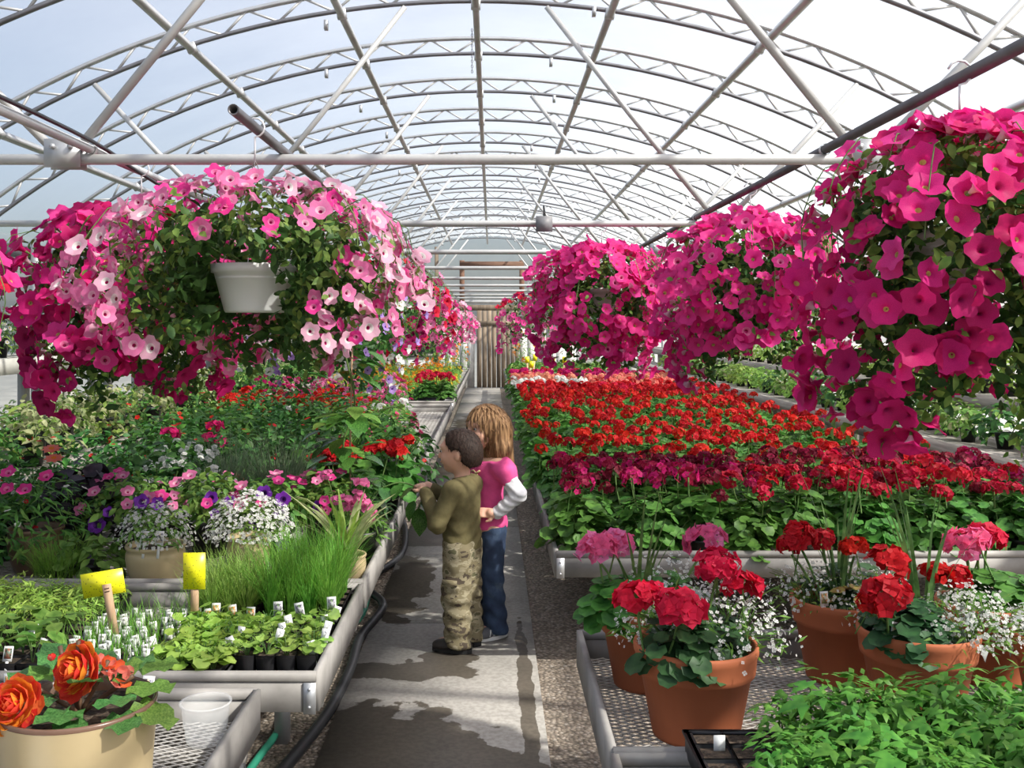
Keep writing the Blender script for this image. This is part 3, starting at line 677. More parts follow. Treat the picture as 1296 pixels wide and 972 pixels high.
# right-hand staging: loose pale-green foliage plants
rnd = random.Random(9)
pr = [proto_bush('foliage_plant', 'pale green bushy plant on the lower timber step', 'potted plant', 'plants on the lower sunny step', .19, .24, [(L_OVAL, 130, .06, m), (L_OVAL, 40, .05, m2)], (), NURS, 300+i) for i, (m, m2) in enumerate((('leaf_light', 'leaf_petunia'), ('leaf_petunia', 'leaf_varieg'), ('leaf_dark', 'leaf_light')))]
first = [True]*3
def spread(protos, pts, rnd, label=None, sc=(.9, 1.15), group=None):
    used = {}; cnt = {}; base = [p['label'] for p in protos]
    for ii, (x, y, z) in enumerate(pts):
        k = rnd.randrange(len(protos)); p = protos[k]; s = rnd.uniform(*sc)
        if k not in used: used[k] = 1; p.location = (x, y, z); p.rotation_euler = (0, 0, rnd.uniform(0, 6.28)); p.scale = (s,)*3; o = p
        else: o = dup(p, (x, y, z), rnd.uniform(0, 6.28), s)
        if label == '+': cnt[k] = cnt.get(k, 0)+1; o['label'] = base[k]+', %s from its open end' % ORD[cnt[k]-1].replace('nearest', 'first')
        elif label: o['label'] = label % ORD[len(pts)-1-ii] if '%s' in label else label
        if group: o['group'] = group
    for k, p in enumerate(protos):
        if k not in used:
            for c in list(p.children): bpy.data.objects.remove(c)
            bpy.data.objects.remove(p)
spread(pr, [(3.2+rnd.uniform(-.05, .05), 4.6+.40*i+rnd.uniform(-.05, .05), .78) for i in range(34)], rnd, 'leafy plant on the lower timber step, %s from the end wall')
pr = [proto_bush('foliage_plant', 'bright green trailing plant on the upper timber step', 'potted plant', 'plants on the upper sunny step', .145, .26, [(L_OVAL, 150, .055, m), (L_LANCE, 50, .07, m2)], (), NURS, 310+i) for i, (m, m2) in enumerate((('leaf_light', 'leaf_lime'), ('leaf_varieg', 'leaf_petunia')))]
spread(pr, [(3.60, 4.7+.43*i+rnd.uniform(-.05, .05), 1.06) for i in range(32)], rnd, 'trailing green plant on the upper timber step, %s from the end wall', (.9, 1.05))
# left wall
pr = [proto_bush('daisy_bush', 'bushy plant dotted with small white daisies on the white wall shelf', 'potted plant', 'daisies on the wall shelf', .23, .36, [(L_LANCE, 260, .06, 'leaf_dark'), (L_LANCE, 120, .06, 'leaf_light')], [(DAISY_Y, 46, .019, ['p_white', 'p_yellow'], -.2)], NURS_BIG, 320+i) for i in range(2)]
spread(pr, [(-3.68, 4.9+.50*i, 1.31) for i in range(14)], rnd, 'white daisy bush on the white wall shelf, %s from its far end')
pr = [proto_bush('variegated_shrub', 'cream and green variegated foliage plant on the low timber staging', 'potted plant', 'variegated plants on the low staging', .23, .30, [(L_OVAL, 170, .055, 'leaf_varieg'), (L_OVAL, 60, .055, 'leaf_light')], (), NURS_BIG, 330),
      proto_bush('leafy_shrub', 'mid green leafy plant on the low timber staging', 'potted plant', 'green plants on the low staging', .23, .30, [(L_OVAL, 200, .05, 'leaf_geranium'), (L_OVAL, 60, .05, 'leaf_light')], (), NURS_BIG, 331)]
spread(pr, [(-3.2+.42*(i % 2)+rnd.uniform(-.04, .04), 4.0+.27*i, .72) for i in range(50)], rnd, '+')
# long bench of shrubs on the left (y 6.8 - 12.5)
RED5 = [(CLUS, 16, .028, ['p_scarlet'], .35)]
pr = [proto_bush('flowering_shrub', 'dense green shrub with a few tiny red blooms on the shrub bench', 'potted plant', 'green shrubs on the shrub bench', .26, .36, [(L_OVAL, 230, .052, 'leaf_geranium'), (L_OVAL, 90, .05, 'leaf_petunia')], [(FLOR, 7, .014, ['p_scarlet'], .2)], NURS_BIG, 340),
      proto_bush('flowering_shrub', 'dark green fine-leaved shrub without blooms on the shrub bench', 'potted plant', 'dark shrubs on the shrub bench', .26, .38, [(L_OVAL, 260, .045, 'leaf_dark'), (L_OVAL, 60, .045, 'leaf_geranium')], (), NURS_BIG, 341)]
spread(pr, [(-2.3+.34*i+rnd.uniform(-.06, .06), 7.0+.38*j+rnd.uniform(-.06, .06), ZD) for j in range(5) for i in range(4)], rnd, None, (1.1, 1.3))
pr = [proto_bush('impatiens', 'low plant covered in clustered red blooms on the shrub bench', 'potted plant', 'red bloomers on the shrub bench', .22, .33, [(L_OVAL, 150, .05, 'leaf_geranium')], RED5, NURS_BIG, 342+i) for i in range(2)]
spread(pr, [(-2.3+.36*i+rnd.uniform(-.06, .06), 8.95+.36*j+rnd.uniform(-.05, .05), ZD+.05) for j in range(3) for i in range(4)], rnd)
pr = [proto_bush('phlox', 'pale pink flowering perennial on the shrub bench', 'potted plant', 'pink bloomers on the shrub bench', .22, .35, [(L_OVAL, 140, .05, 'leaf_dark')], [(CLUS, 18, .026, ['p_pink'], .35)], NURS_BIG, 346),
      proto_bush('phlox', 'magenta flowering perennial on the shrub bench', 'potted plant', 'magenta bloomers on the shrub bench', .22, .35, [(L_OVAL, 140, .05, 'leaf_geranium')], [(CLUS, 14, .024, ['p_fuchsia'], .35)], NURS_BIG, 347)]
spread(pr, [(-2.3+.38*i+rnd.uniform(-.06, .06), 10.15+.4*j, ZD+.05) for j in range(5) for i in range(4)], rnd)
# roses beside the path
pr = [proto_bush('rose_bush', 'light green rose bush with pink blooms at the path side of its bench', 'potted plant', 'roses at the bench edge', .27, .44, [(L_OVAL, 190, .062, 'leaf_petunia'), (L_OVAL, 80, .06, 'leaf_geranium')], [(CLUS, 7, .030, ['p_gerpink'], .15), (CLUS, 3, .03, ['p_white'], .2)], NURS_BIG, 350)]
spread(pr, [(-.78, 6.98, ZD), (-.80, 7.5, ZD), (-.86, 8.05, ZD), (-.95, 8.65, ZD)], rnd, sc=(.95, 1.1))
# far bench: crimson geraniums in a black tray, then marigolds
def tray(x0, x1, y0, y1, z, label, group=None, h=.055, name='seedling_tray', cells=None):
    t = thing(name, label, 'tray', ((x0+x1)/2, (y0+y1)/2, z), 0, group); X = (x1-x0)/2; Y = (y1-y0)/2
    g = G().box(-X+.01, X-.01, -Y+.01, Y-.01, 0, .006)
    for s in (-1, 1): g.box(s*X-.004, s*X+.004, -Y, Y, 0, h).box(-X, X, s*Y-.004, s*Y+.004, 0, h).box(s*X-.010, s*X+.010, -Y-.008, Y+.008, h-.006, h).box(-X-.008, X+.008, s*Y-.010, s*Y+.010, h-.006, h)
    g.build('tray_body', 'black_plastic', t)
    if cells:
        nx, ny, sh = cells; cw, cy_ = 2*X/nx, 2*Y/ny
        cm = G(); a, b = cw*.46, cy_*.46
        cm.add([(-a*.8, -b*.8, 0), (a*.8, -b*.8, 0), (a*.8, b*.8, 0), (-a*.8, b*.8, 0), (-a, -b, sh), (a, -b, sh), (a, b, sh), (-a, b, sh)], [(0, 1, 5, 4), (1, 2, 6, 5), (2, 3, 7, 6), (3, 0, 4, 7)], 0)
        cm.add([(-a, -b, sh-.008), (a, -b, sh-.008), (a, b, sh-.008), (-a, b, sh-.008)], [(0, 1, 2, 3)], 1)
        cm = cm.mesh('cell_pot', ['black_plastic', 'soil'])
        for i in range(nx):
            for j in range(ny): part('cell_pot', cm, t, (-X+cw*(i+.5), -Y+cy_*(j+.5), .007))
    return t
tray(-.98, -.53, 13.35, 14.0, ZD, 'black tray holding crimson geraniums at the end of the far bench', None, .12, 'nursery_tray')
rnd = random.Random(21)
for (x, y) in ((-.88, 13.5), (-.66, 13.48), (-.9, 13.85), (-.66, 13.82)):
    geranium(x, y, 'crimson', 'crimson geranium in the black tray at the end of the far bench', 'crimson geraniums in the tray', rnd, True, (4, 5), .33).location.z = ZD+.012
pr = [proto_bush('marigold', 'marigold with orange blooms on the far bench', 'potted plant', 'orange marigolds', .22, .24, [(L_LANCE, 150, .07, 'leaf_chive')], [(CLUS, 12, .026, ['p_orange'], .3)], NURS, 360),
      proto_bush('marigold', 'marigold with yellow blooms on the far bench', 'potted plant', 'yellow marigolds', .22, .24, [(L_LANCE, 150, .07, 'leaf_light')], [(CLUS, 12, .026, ['p_yellow'], .3)], NURS, 361),
      proto_bush('bedding_plant', 'plain bright green bedding plant on the far bench', 'potted plant', 'green bedding plants', .22, .22, [(L_LANCE, 190, .07, 'leaf_chive')], (), NURS, 362)]
spread(pr, [(-2.25+.36*i+rnd.uniform(-.05, .05), 13.6+.42*j, ZD) for j in range(18) for i in range(5) if not (i == 4 and j < 3) and not (i == 3 and j < 2)], rnd)
pr = [proto_bush('marigold', 'tall orange flowered plant in front of the plank door', 'potted plant', 'tall orange plants', .24, .85, [(L_LANCE, 160, .10, 'leaf_petunia')], [(CLUS, 18, .035, ['p_orange'], .2)], NURS_BIG, 364)]
spread(pr, [(-1.0, 21.8, ZD), (-.75, 22.4, ZD), (-1.35, 22.3, ZD), (.75, 22.3, ZD)], rnd)
pr = [proto_bush('bedding_plant', 'green bedding plant beyond the geraniums on the long bench', 'potted plant', 'green plants past the geraniums', .24, .28, [(L_OVAL, 120, .075, 'leaf_geranium'), (L_OVAL, 60, .07, 'leaf_light')], (), NURS, 366+i) for i in range(2)]
spread(pr, [(.55+.42*i, 17.6+.45*j, ZD) for j in range(10) for i in range(5)], rnd)

# ================================================================== hanging petunia baskets
plain('pot_grey', (.74, .75, .73), .4, 0, .04, 4)
def basket(x, y, label, kinds, R=.46, n=150, fs=.034, seed=0, up=.26, down=.42, zp=1.60, gap=None, wire_top=ZP, leaf=700, pot=True, potmat='pot_grey', skew=0, leafmat='leaf_petunia', group=None, extra=0, xk=('hot', 'magenta')):
    rs = np.random.RandomState(seed); rn = random.Random(seed)
    b = thing('hanging_basket', label, 'hanging basket', (x, y, zp), 0, group)
    ph, r1, r0 = .165, .148, .105
    G().lathe([(.001, 0), (r0*.95, 0), (r0, .01), (r1*.93, ph-.03), (r1, ph-.028), (r1, ph), (r1*.95, ph), (r1*.9, ph-.05)], 36).build('pot', potmat, b, True)
    part('soil', soil_mesh(r1*.92, ph-.03), b)
    zt = wire_top-.01-zp
    for k in range(3):
        a = k*2*PI/3+.6; G().tube([(r1*math.cos(a), r1*math.sin(a), ph-.01), (0, 0, zt-.10)], .0017, 4).build('hanger_wire', 'wire', b)
    hk = [(0, 0, zt-.11), (0, 0, zt-.06)]+[(.033*math.sin(t_), 0, zt+.01-.033*math.cos(t_)-.0+.0) for t_ in np.linspace(0, 4.4, 9)]
    G().tube(hk, .0035, 5).build('hook', 'wire', b)
    ph_ = rs.rand(6)*6.28
    def surf(u, a):
        x_, y_, z_ = surf0(u, a); k_ = 1+.10*math.sin(3*a+ph_[0])*u+.09*math.sin(5*a+ph_[1]+u*4)+.06*math.sin(u*9+2*a+ph_[2]); zz = (.10*math.sin(2*a+ph_[3])+.07*math.sin(5*a+ph_[4]))*(u > .5)*(u-.5)*2
        return x_*k_, y_*k_, z_+zz
    def surf0(u, a):
        # u 0 top .. 1 lower hem
        if u < .5: q = u/.5*PI/2; r = R*math.sin(q); z = ph+.02+up*math.cos(q)
        else: q = (u-.5)/.5; r = R*(1-.22*q*q); z = ph+.02-down*q
        return r*math.cos(a), r*math.sin(a)*1.0, z
    def ok(u, a):
        if gap is None: return True
        da = abs((a-gap[0]+PI) % (2*PI)-PI); return not (da < gap[1] and u > gap[2])
    P = []; Nn = []
    while len(P) < leaf:
        u = rn.random()**.8*1.0; a = rn.uniform(0, 2*PI)
        if not ok(u, a): continue
        p = np.array(surf(u, a)); k = rn.uniform(.45, .97); c = np.array((0, 0, ph+.0 if u < .5 else p[2]*.9)); q = c+(p-c)*k
        P.append(q); Nn.append(p-c+np.array((0, 0, .15)))
    P = np.array(P); Nn = norm(np.array(Nn))+.6*rs.normal(size=(leaf, 3)); g = G()
    g.scat(L_OVAL, P, Nn, rs.normal(size=(leaf, 3))+np.array((0, 0, -.4)), .038*(.6+.7*rs.rand(leaf)), 0)
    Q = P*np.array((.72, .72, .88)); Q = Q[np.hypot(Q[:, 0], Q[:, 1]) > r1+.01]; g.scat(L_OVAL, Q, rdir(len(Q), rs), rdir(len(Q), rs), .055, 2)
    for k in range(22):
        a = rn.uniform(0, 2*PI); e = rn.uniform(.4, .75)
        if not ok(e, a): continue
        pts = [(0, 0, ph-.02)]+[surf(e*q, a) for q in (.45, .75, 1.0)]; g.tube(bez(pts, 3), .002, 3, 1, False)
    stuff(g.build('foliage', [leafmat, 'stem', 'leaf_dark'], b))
    c = 0
    while c < n:
        u = rn.uniform(.04, 1)**.85; a = rn.uniform(0, 2*PI)
        if not ok(u, a): continue
        p = Vector(surf(u, a)); k = rn.uniform(.90, 1.08); q = Vector((p.x*k, p.y*k, p.z+rn.uniform(-.02, .03)))
        nr = Vector((p.x, p.y, (p.z-ph+.12)*.9)).normalized()+Vector((.25, -.35, .25))+Vector((rn.gauss(0, .45), rn.gauss(0, .4), rn.gauss(0, .35)))
        kd = kinds[rn.randrange(len(kinds))] if not callable(kinds) else kinds(u, a, rn)
        f = part('flower', rn.choice(PETM[kd]), b, q, quat(nr, rn.uniform(0, 6.28)), fs*rn.uniform(.8, 1.15)); c += 1
    if extra:
        g = G(); ex = {0: [], 1: []}
        while len(ex[0])+len(ex[1]) < extra:
            u = rn.uniform(.04, 1)**.85; a = rn.uniform(0, 2*PI)
            if not ok(u, a): continue
            p = Vector(surf(u, a)); k = rn.uniform(.78, 1.0); ex[rn.randrange(2)].append((np.array((p.x*k, p.y*k, p.z)), np.array((p.x, p.y, (p.z-ph+.12)*.9))/R+np.array((.2, -.2, .2))+rs.normal(size=3)*.45))
        for e_ in (0, 1):
            tv, tf, tm = PET[e_]; g.scat((tv, tf, [m_+5*e_ for m_ in tm]), [q[0] for q in ex[e_]], [q[1] for q in ex[e_]], rdir(len(ex[e_]), rs), fs*.92*(.75+.4*rs.rand(len(ex[e_]))))
        stuff(g.build('inner_flowers', list(PETM[xk[0]][0].materials)+list(PETM[xk[1]][0].materials), b, True))
    return b
basket(-.82, 3.45, 'white pot basket of pale pink petunias hanging from the open-ended pipe', lambda u, a, r: r.choice(['pink', 'pink', 'rose', 'pale'] if math.cos(a) < .2 else ['pink', 'pale', 'pale']), .55, 290, .034, 1, .27, .30, 1.595, (-PI/2+.02, .60, .45), leaf=2000, extra=200, xk=('pink', 'rose'))
basket(-1.53, 4.35, 'basket of deep magenta petunias hanging just behind the white pot basket', lambda u, a, r: r.choice(['magenta', 'magenta', 'fuchsia', 'hot'] if u < .75 else ['fuchsia', 'fuchsia', 'wine', 'rose']), .50, 300, .047, 2, .26, .50, 1.60, None, leaf=2000, extra=220, xk=('fuchsia', 'magenta'))
basket(-1.90, 3.05, 'basket of pink and red petunias beside the magenta one', ['pink', 'crimson', 'hot'], .36, 90, .034, 3, .18, .35, 1.52, None, leaf=500, wire_top=2.18)
basket(1.27, 2.70, 'large-flowered magenta petunia basket with white funnel backs on the black pipe', lambda u, a, r: r.choice(['magenta', 'magenta', 'hot', 'fuchsia'] if u < .7 else ['fuchsia', 'fuchsia', 'magenta']), .38, 290, .043, 4, .27, .50, 1.64, None, leaf=2600, extra=150, xk=('fuchsia', 'magenta'))
basket(1.30, 5.0, 'full round hot pink petunia basket on a black hook', lambda u, a, r: r.choice(['hot', 'magenta', 'hot', 'rose']), .47, 300, .045, 5, .30, .44, 1.62, None, leaf=2000, extra=280)
basket(.70, 6.32, 'hot pink petunia basket hung straight from a tie bar', lambda u, a, r: r.choice(['hot', 'hot', 'magenta', 'rose']), .42, 300, .043, 6, .26, .46, 1.62, None, wire_top=ZT-.02, leaf=1600, extra=240)
basket(1.30, 7.6, 'hot pink petunia basket tucked behind the one on the black hook', ['hot', 'magenta'], .42, 120, .040, 7, .25, .4, 1.60, leaf=500)
basket(1.30, 10.0, 'far magenta petunia basket on the black pipe', ['hot', 'magenta'], .42, 110, .042, 8, .25, .4, 1.60, leaf=400)
basket(.72, 11.2, 'white pot basket of pink petunias partly hidden by a fuller basket', ['rose', 'hot'], .34, 60, .04, 9, .22, .12, 1.60, leaf=400, wire_top=ZT-.02)
basket(.50, 13.64, 'basket of dark red and pink striped petunias near the end wall', lambda u, a, r: r.choice(['crimson', 'wine'] if u < .45 else ['rose', 'pink', 'rose']), .42, 130, .045, 10, .28, .42, 1.52, leaf=400, wire_top=ZT-.02)
basket(-.82, 5.15, 'basket of lavender and white bacopa behind the pale pink petunias', ['lavender', 'lavender', 'white', 'white'], .40, 150, .022, 11, .12, .42, 1.48, leaf=900, leafmat='leaf_dark')
basket(-1.56, 7.3, 'basket of lavender verbena on the grey pipe', ['lavender', 'white', 'pale'], .42, 120, .026, 12, .2, .4, 1.52, leaf=600, leafmat='leaf_dark')
basket(-.82, 6.6, 'basket of white and wine coloured petunias along the open-ended pipe', ['white', 'fuchsia', 'wine', 'pink'], .42, 110, .036, 13, .25, .42, 1.58, leaf=600)
basket(-.82, 8.1, 'basket of crimson and pink petunias along the open-ended pipe', ['crimson', 'wine', 'rose', 'pink'], .44, 130, .040, 14, .28, .4, 1.60, leaf=500)
basket(-.82, 10.2, 'basket of dark red petunias along the open-ended pipe', ['crimson', 'crimson', 'wine', 'hot'], .46, 130, .042, 15, .30, .42, 1.55, leaf=500)
basket(-.82, 12.6, 'basket of rose pink petunias along the open-ended pipe', ['rose', 'pink', 'hot'], .46, 120, .044, 16, .28, .42, 1.52, leaf=400)
basket(-.80, 15.4, 'basket of pale pink petunias with dark eyes near the end wall', ['pink', 'rose', 'pale'], .52, 150, .048, 17, .28, .42, 1.48, leaf=400)
basket(-.82, 18.4, 'furthest basket of small pink petunias in front of the plank door', ['pink', 'rose', 'pale'], .58, 150, .055, 18, .22, .42, 1.42, leaf=400)
# ================================================================== SEEDLING BENCH AND PATIO POTS
def at(px, py, D): return ((px-622)*D/1260, D, 1.55-(py-412)*D/1260)
def bits(name, cols, scale=260):
    t = NT(name); v = t.new('TexVoronoi'); v.inputs['Scale'].default_value = scale; t.l.new(t.coord('Object'), v.inputs['Vector'])
    k = len(cols); t.col(t.ramp(v.outputs['Color'], [(.12+.8*i/k, c) for i, c in enumerate(cols)])); t.b.inputs['Roughness'].default_value = .4
bits('print_orange', [(.75, .14, .04), (.85, .4, .12), (.2, .3, .08), (.8, .7, .5)]); bits('print_dark', [(.05, .04, .08), (.25, .2, .3), (.12, .2, .08), (.5, .5, .5)])
bits('print_green', [(.08, .14, .08), (.05, .05, .05), (.3, .1, .06), (.15, .2, .15)]); bits('print_pale', [(.35, .38, .3), (.75, .74, .7), (.10, .09, .09), (.6, .6, .58)]); bits('print_blue', [(.05, .05, .14), (.3, .3, .4), (.7, .6, .4), (.1, .1, .1)])
plain('tag_white', (.82, .82, .80), .45, 0, .03)
TAGM = G().add([(-.011, 0, 0), (.011, 0, 0), (.011, 0, .052), (-.011, 0, .052), (-.003, 0, -.035), (.003, 0, -.035)], [(0, 1, 2, 3), (4, 5, 1, 0)])
TAGM = G().box(-.013, .013, -.0008, .0008, 0, .044).box(-.004, .004, -.0008, .0008, -.04, 0).mesh('card', 'tag_white')
PR = {k: G().box(-.0100, .0100, -.0016, -.0008, .008, .038).mesh('print', k) for k in ('print_orange', 'print_dark', 'print_green', 'print_pale', 'print_blue')}
SCR = G().bar((-.003, -.0012, .015), (.005, -.0012, .030), .001, .0008).bar((.005, -.0012, .030), (-.002, -.0012, .036), .001, .0008).bar((-.004, -.0012, .020), (.001, -.0012, .026), .001, .0008).mesh('scribble', 'black_plastic')
def plant_tag(x, y, z, label, group, pr=None, sc=1.0, rot=(0, 0, 0)):
    t = thing('plant_tag', label, 'plant tag', (x, y, z), 0, group); t.rotation_euler = rot; t.scale = (sc,)*3
    part('card', TAGM, t); part('print' if pr else 'scribble', PR[pr] if pr else SCR, t); return t
rnd = random.Random(33)
# --- big-leaved seedlings in four-packs with picture tags
def seedling(n, size, tm, mat, seed, H=.05, R=.03, nst=True):
    rs = np.random.RandomState(seed); g = G(); a = rs.rand(n)*6.28; r = R*(.2+.8*rs.rand(n)); h = H*(.5+.5*rs.rand(n)); P = np.stack([r*np.cos(a), r*np.sin(a), h], 1)
    g.scat(tm, P, np.stack([.5*np.cos(a), .5*np.sin(a), 0*a+1], 1)+.25*rs.normal(size=(n, 3)), np.stack([np.cos(a), np.sin(a), 0*a], 1), size*(.7+.6*rs.rand(n)), 0)
    for i in range(n): g.tube([(0, 0, -.01), P[i]*np.array((.5, .5, .7)), P[i]], .0014, 3, 1, False)
    return g.mesh('seedling', [mat, 'stem'])
def fill(t, meshes, nx, ny, X, Y, z, rnd, sc=(.85, 1.2), jit=.006):
    for i in range(nx):
        for j in range(ny):
            part('seedling', rnd.choice(meshes), t, (-X+2*X*(i+.5)/nx+rnd.uniform(-jit, jit), -Y+2*Y*(j+.5)/ny+rnd.uniform(-jit, jit), z), (0, 0, rnd.uniform(0, 6.28)), rnd.uniform(*sc))
t1 = tray(-1.86, -1.345, 2.96, 3.36, ZD, 'black tray of four-packs with broad-leaved squash seedlings and picture tags', None, .05, 'seedling_tray', (7, 5, .075))
fill(t1, [seedling(4, .062, L_BROAD, 'leaf_petunia', 400+i, .075, .028) for i in range(3)], 7, 5, .2575, .2, .075, rnd)
for i in range(15):
    plant_tag(-1.82+.46*rnd.random(), 2.98+.075*(i % 5)+rnd.uniform(-.02, .02), ZD+.085, 'picture tag with dark photo among broad-leaved squash seedlings', 'tags in the squash tray', 'print_green', 1.0, (-.25, rnd.uniform(-.2, .2), rnd.uniform(-.3, .3)))
# --- wispy seedlings crowded with white tags
t2 = tray(-1.32, -1.02, 2.96, 3.46, ZD, 'tray of wispy thin seedlings crowded with white picture tags', None, .045, 'seedling_tray', (5, 8, .06))
def wisp(seed):
    rs = np.random.RandomState(seed); g = G(); blades(g, 14, .03, .13, .0022, rs, 0, 0, .5, .35); return g.mesh('seedling', 'leaf_chive')
fill(t2, [wisp(410+i) for i in range(3)], 5, 8, .15, .25, .06, rnd)
for i in range(5):
    for j in range(10):
        plant_tag(-1.305+.065*i+rnd.uniform(-.015, .015), 2.985+.048*j+rnd.uniform(-.012, .012), ZD+.075, 'small white picture tag in the tray of wispy seedlings', 'tags in the wispy tray', 'print_pale', .9, (-.2+rnd.uniform(-.15, .15), rnd.uniform(-.25, .25), rnd.uniform(-.4, .4)))
# --- clover-like herb trays with blank tags
t3 = tray(-1.0, -.80, 2.94, 3.40, ZD, 'tray of dense lime-green lemon balm beside the wispy seedlings', None, .05, 'seedling_tray', (3, 6, .065))
HB = [seedling(16, .034, L_CLOVER, 'leaf_lime', 420+i, .055, .04) for i in range(4)]
fill(t3, HB, 4, 7, .10, .24, .06, rnd, (.95, 1.35))
t4 = tray(-.785, -.535, 3.03, 3.42, ZD, 'tray of black square pots with young herbs at the bench corner', None, .03, 'seedling_tray', (4, 5, .075))
fill(t4, [seedling(9, .034, L_CLOVER, 'leaf_light', 430+i, .05, .034) for i in range(4)], 4, 5, .125, .195, .075, rnd, (.8, 1.1))
for (px, py, D) in ((255, 836, 2.97), (296, 812, 3.08), (303, 800, 3.16), (284, 815, 3.1)):
    x, y, z = at(px, py, D); plant_tag(x, y, z-.025, 'blank white tag with a pen scribble in the lemon balm', 'blank tags in the lemon balm', None, .95, (-.2, rnd.uniform(-.5, .5), rnd.uniform(-.3, .3)))
for (px, py, D) in ((351, 803, 3.12), (397, 818, 3.07), (410, 803, 3.13), (412, 793, 3.2), (367, 785, 3.3), (359, 795, 3.22), (414, 785, 3.33)):
    x, y, z = at(px, py, D); plant_tag(x, y, z-.025, 'blank white tag with a pen scribble in the black square pots', 'blank tags in the square pots', None, .95, (-.2, rnd.uniform(-.3, .3), rnd.uniform(-.3, .3)))
# --- sedum, grass and chives behind
t5 = tray(-1.93, -1.40, 3.42, 3.84, ZD, 'black tray of mossy yellow-green sedum', None, .05, 'seedling_tray', (6, 5, .06))
def sed(seed):
    rs = np.random.RandomState(seed); g = G(); mound(g, 110, .055, .085, L_LANCE, .030, rs, 0, 0, .4, .8, .5); return g.mesh('seedling', 'leaf_lime')
fill(t5, [sed(440+i) for i in range(3)], 6, 5, .265, .21, .055, rnd, (.9, 1.25))
def gclump(seed, n, R, H, w_, mat, spl=.35): rs = np.random.RandomState(seed); return blades(G(), n, R, H, w_, rs, 0, 0, spl, .3).mesh('grass_clump', mat)
t6 = tray(-1.07, -.83, 3.46, 3.82, ZD, 'tray of loose yellowish grass seedlings with orange picture tags', None, .05, 'seedling_tray', (4, 5, .07))
cm = [gclump(450+i, 60, .03, .22, .003, 'leaf_light', .55) for i in range(3)]
for i in range(4):
    for j in range(5): part('grass_clump', rnd.choice(cm), t6, (-.09+.06*i, -.15+.075*j, .07), (0, 0, rnd.uniform(0, 6)), rnd.uniform(.8, 1.1))
t7 = tray(-.81, -.535, 3.46, 3.84, ZD, 'tray of tall dense green chives at the bench corner', None, .05, 'seedling_tray', (4, 5, .07))
cm = [gclump(460+i, 85, .034, .31, .0034, 'leaf_chive', .46) for i in range(3)]
for i in range(4):
    for j in range(5): part('grass_clump', rnd.choice(cm), t7, (-.10+.066*i, -.155+.078*j, .07), (0, 0, rnd.uniform(0, 6)), rnd.uniform(.85, 1.1))
for (px, py) in ((249, 779), (264, 780), (273, 773), (295, 775), (317, 778)):
    x, y, z = at(px, py, 3.44); plant_tag(x, y, z-.025, 'orange flower picture tag in front of the yellowish grass', 'orange picture tags', 'print_orange', 1.15, (-.15, rnd.uniform(-.3, .3), 0))
for (px, py) in ((352, 772), (381, 773), (420, 766), (421, 777)):
    x, y, z = at(px, py, 3.44); plant_tag(x, y, z-.025, 'dark flower picture tag in front of the chives', 'dark picture tags', 'print_dark', 1.2, (-.15, rnd.uniform(-.4, .5), 0))
# --- yellow sticky cards on wooden stakes
t = NT('yellow_card'); v = t.new('TexVoronoi'); v.inputs['Scale'].default_value = 120; p = t.coord('Object'); t.l.new(p, v.inputs['Vector']); nn = t.noise(60, 2, vec=p)
t.col(t.mix(t.ramp(t.math('ADD', v.outputs['Distance'], t.math('MULTIPLY', nn.outputs['Fac'], .25)), [(.27, (1, 1, 1)), (.34, (0, 0, 0))]), (.94, .88, .02), (.10, .08, .02))); t.b.inputs['Roughness'].default_value = .35
def sticky(loc, w_, h, stake, label, tilt, sx=0, low=0):
    o = thing('sticky_trap', label, 'sticky trap', loc); o.rotation_euler = (0, tilt, 0)
    G().box(-w_/2+sx, w_/2+sx, -.002, 0, stake, stake+h).build('card', 'yellow_card', o)
    s = G().box(-.0135, .0135, -.008 if low else .0, -.002 if low else .006, 0, stake+(h*.45 if low else h*.3)); s = s.build('stake', 'stake_wood', o)
    if low:
        for k in range(2): G().bar((-.008, -.0085, stake+.012+.010*k), (.008, -.0085, stake+.013+.010*k), .0015, .002).build('pencil_mark', 'soil', s)
x, y, z = at(148, 812, 3.20); sticky((x, y, ZD+.06), .137, .078, .165, 'wide yellow sticky card with specks on a leaning wooden stake', -.16, -.012, 1)
x, y, z = at(246, 790, 3.41); sticky((x, y, ZD+.06), .076, .125, .125, 'upright yellow sticky card on a straight wooden stake', .0)
for (px, py, D, lb) in ((668, 455, 17.0, 'pale yellow sticky card above the far geraniums, left one of a pair'), (672, 452, 17.3, 'yellow sticky card high above the far geraniums'), (665, 460, 16.6, 'lowest yellow sticky card above the far geraniums'), (695, 456, 16.8, 'yellow sticky card on a pale stake by the white posts'), (711, 455, 17.2, 'tilted yellow sticky card at the edge of the pink basket')):
    x, y, z = at(px, py, D); sticky((x, y, ZD), .075, .11, z-ZD-.06, lb, rnd.uniform(-.05, .25))

# --- patio pots on the second bench
def tan_pot(t, r, h, mat='tan_glaze', name='pot'):
    G().lathe([(.001, 0), (r*.66, 0), (r*.72, .006), (r*.90, h*.38), (r*.985, h*.68), (r*.97, h*.82), (r*.93, h*.88), (r*.99, h*.93), (r*1.0, h*.97), (r*.97, h), (r*.9, h-.006), (r*.86, h-.03)], 36).build(name, mat, t, True)
    part('soil', soil_mesh(r*.88, h-.025), t)
def cloud(par, n, R, H, c, tm, size, mats_, rs, name='blossoms', hemi=True, sq=1):
    g = G(); d = rdir(n, rs)
    if hemi: d[:, 2] = abs(d[:, 2])
    P = d*np.array((R, R*sq, H))*(.82+.25*rs.rand(n, 1))+np.array(c); g.scat(tm, P, d+np.array((0, -.2, .6))+.4*rs.normal(size=(n, 3)), rdir(n, rs), size*(.7+.6*rs.rand(n))); return stuff(g.build(name, mats_, par))
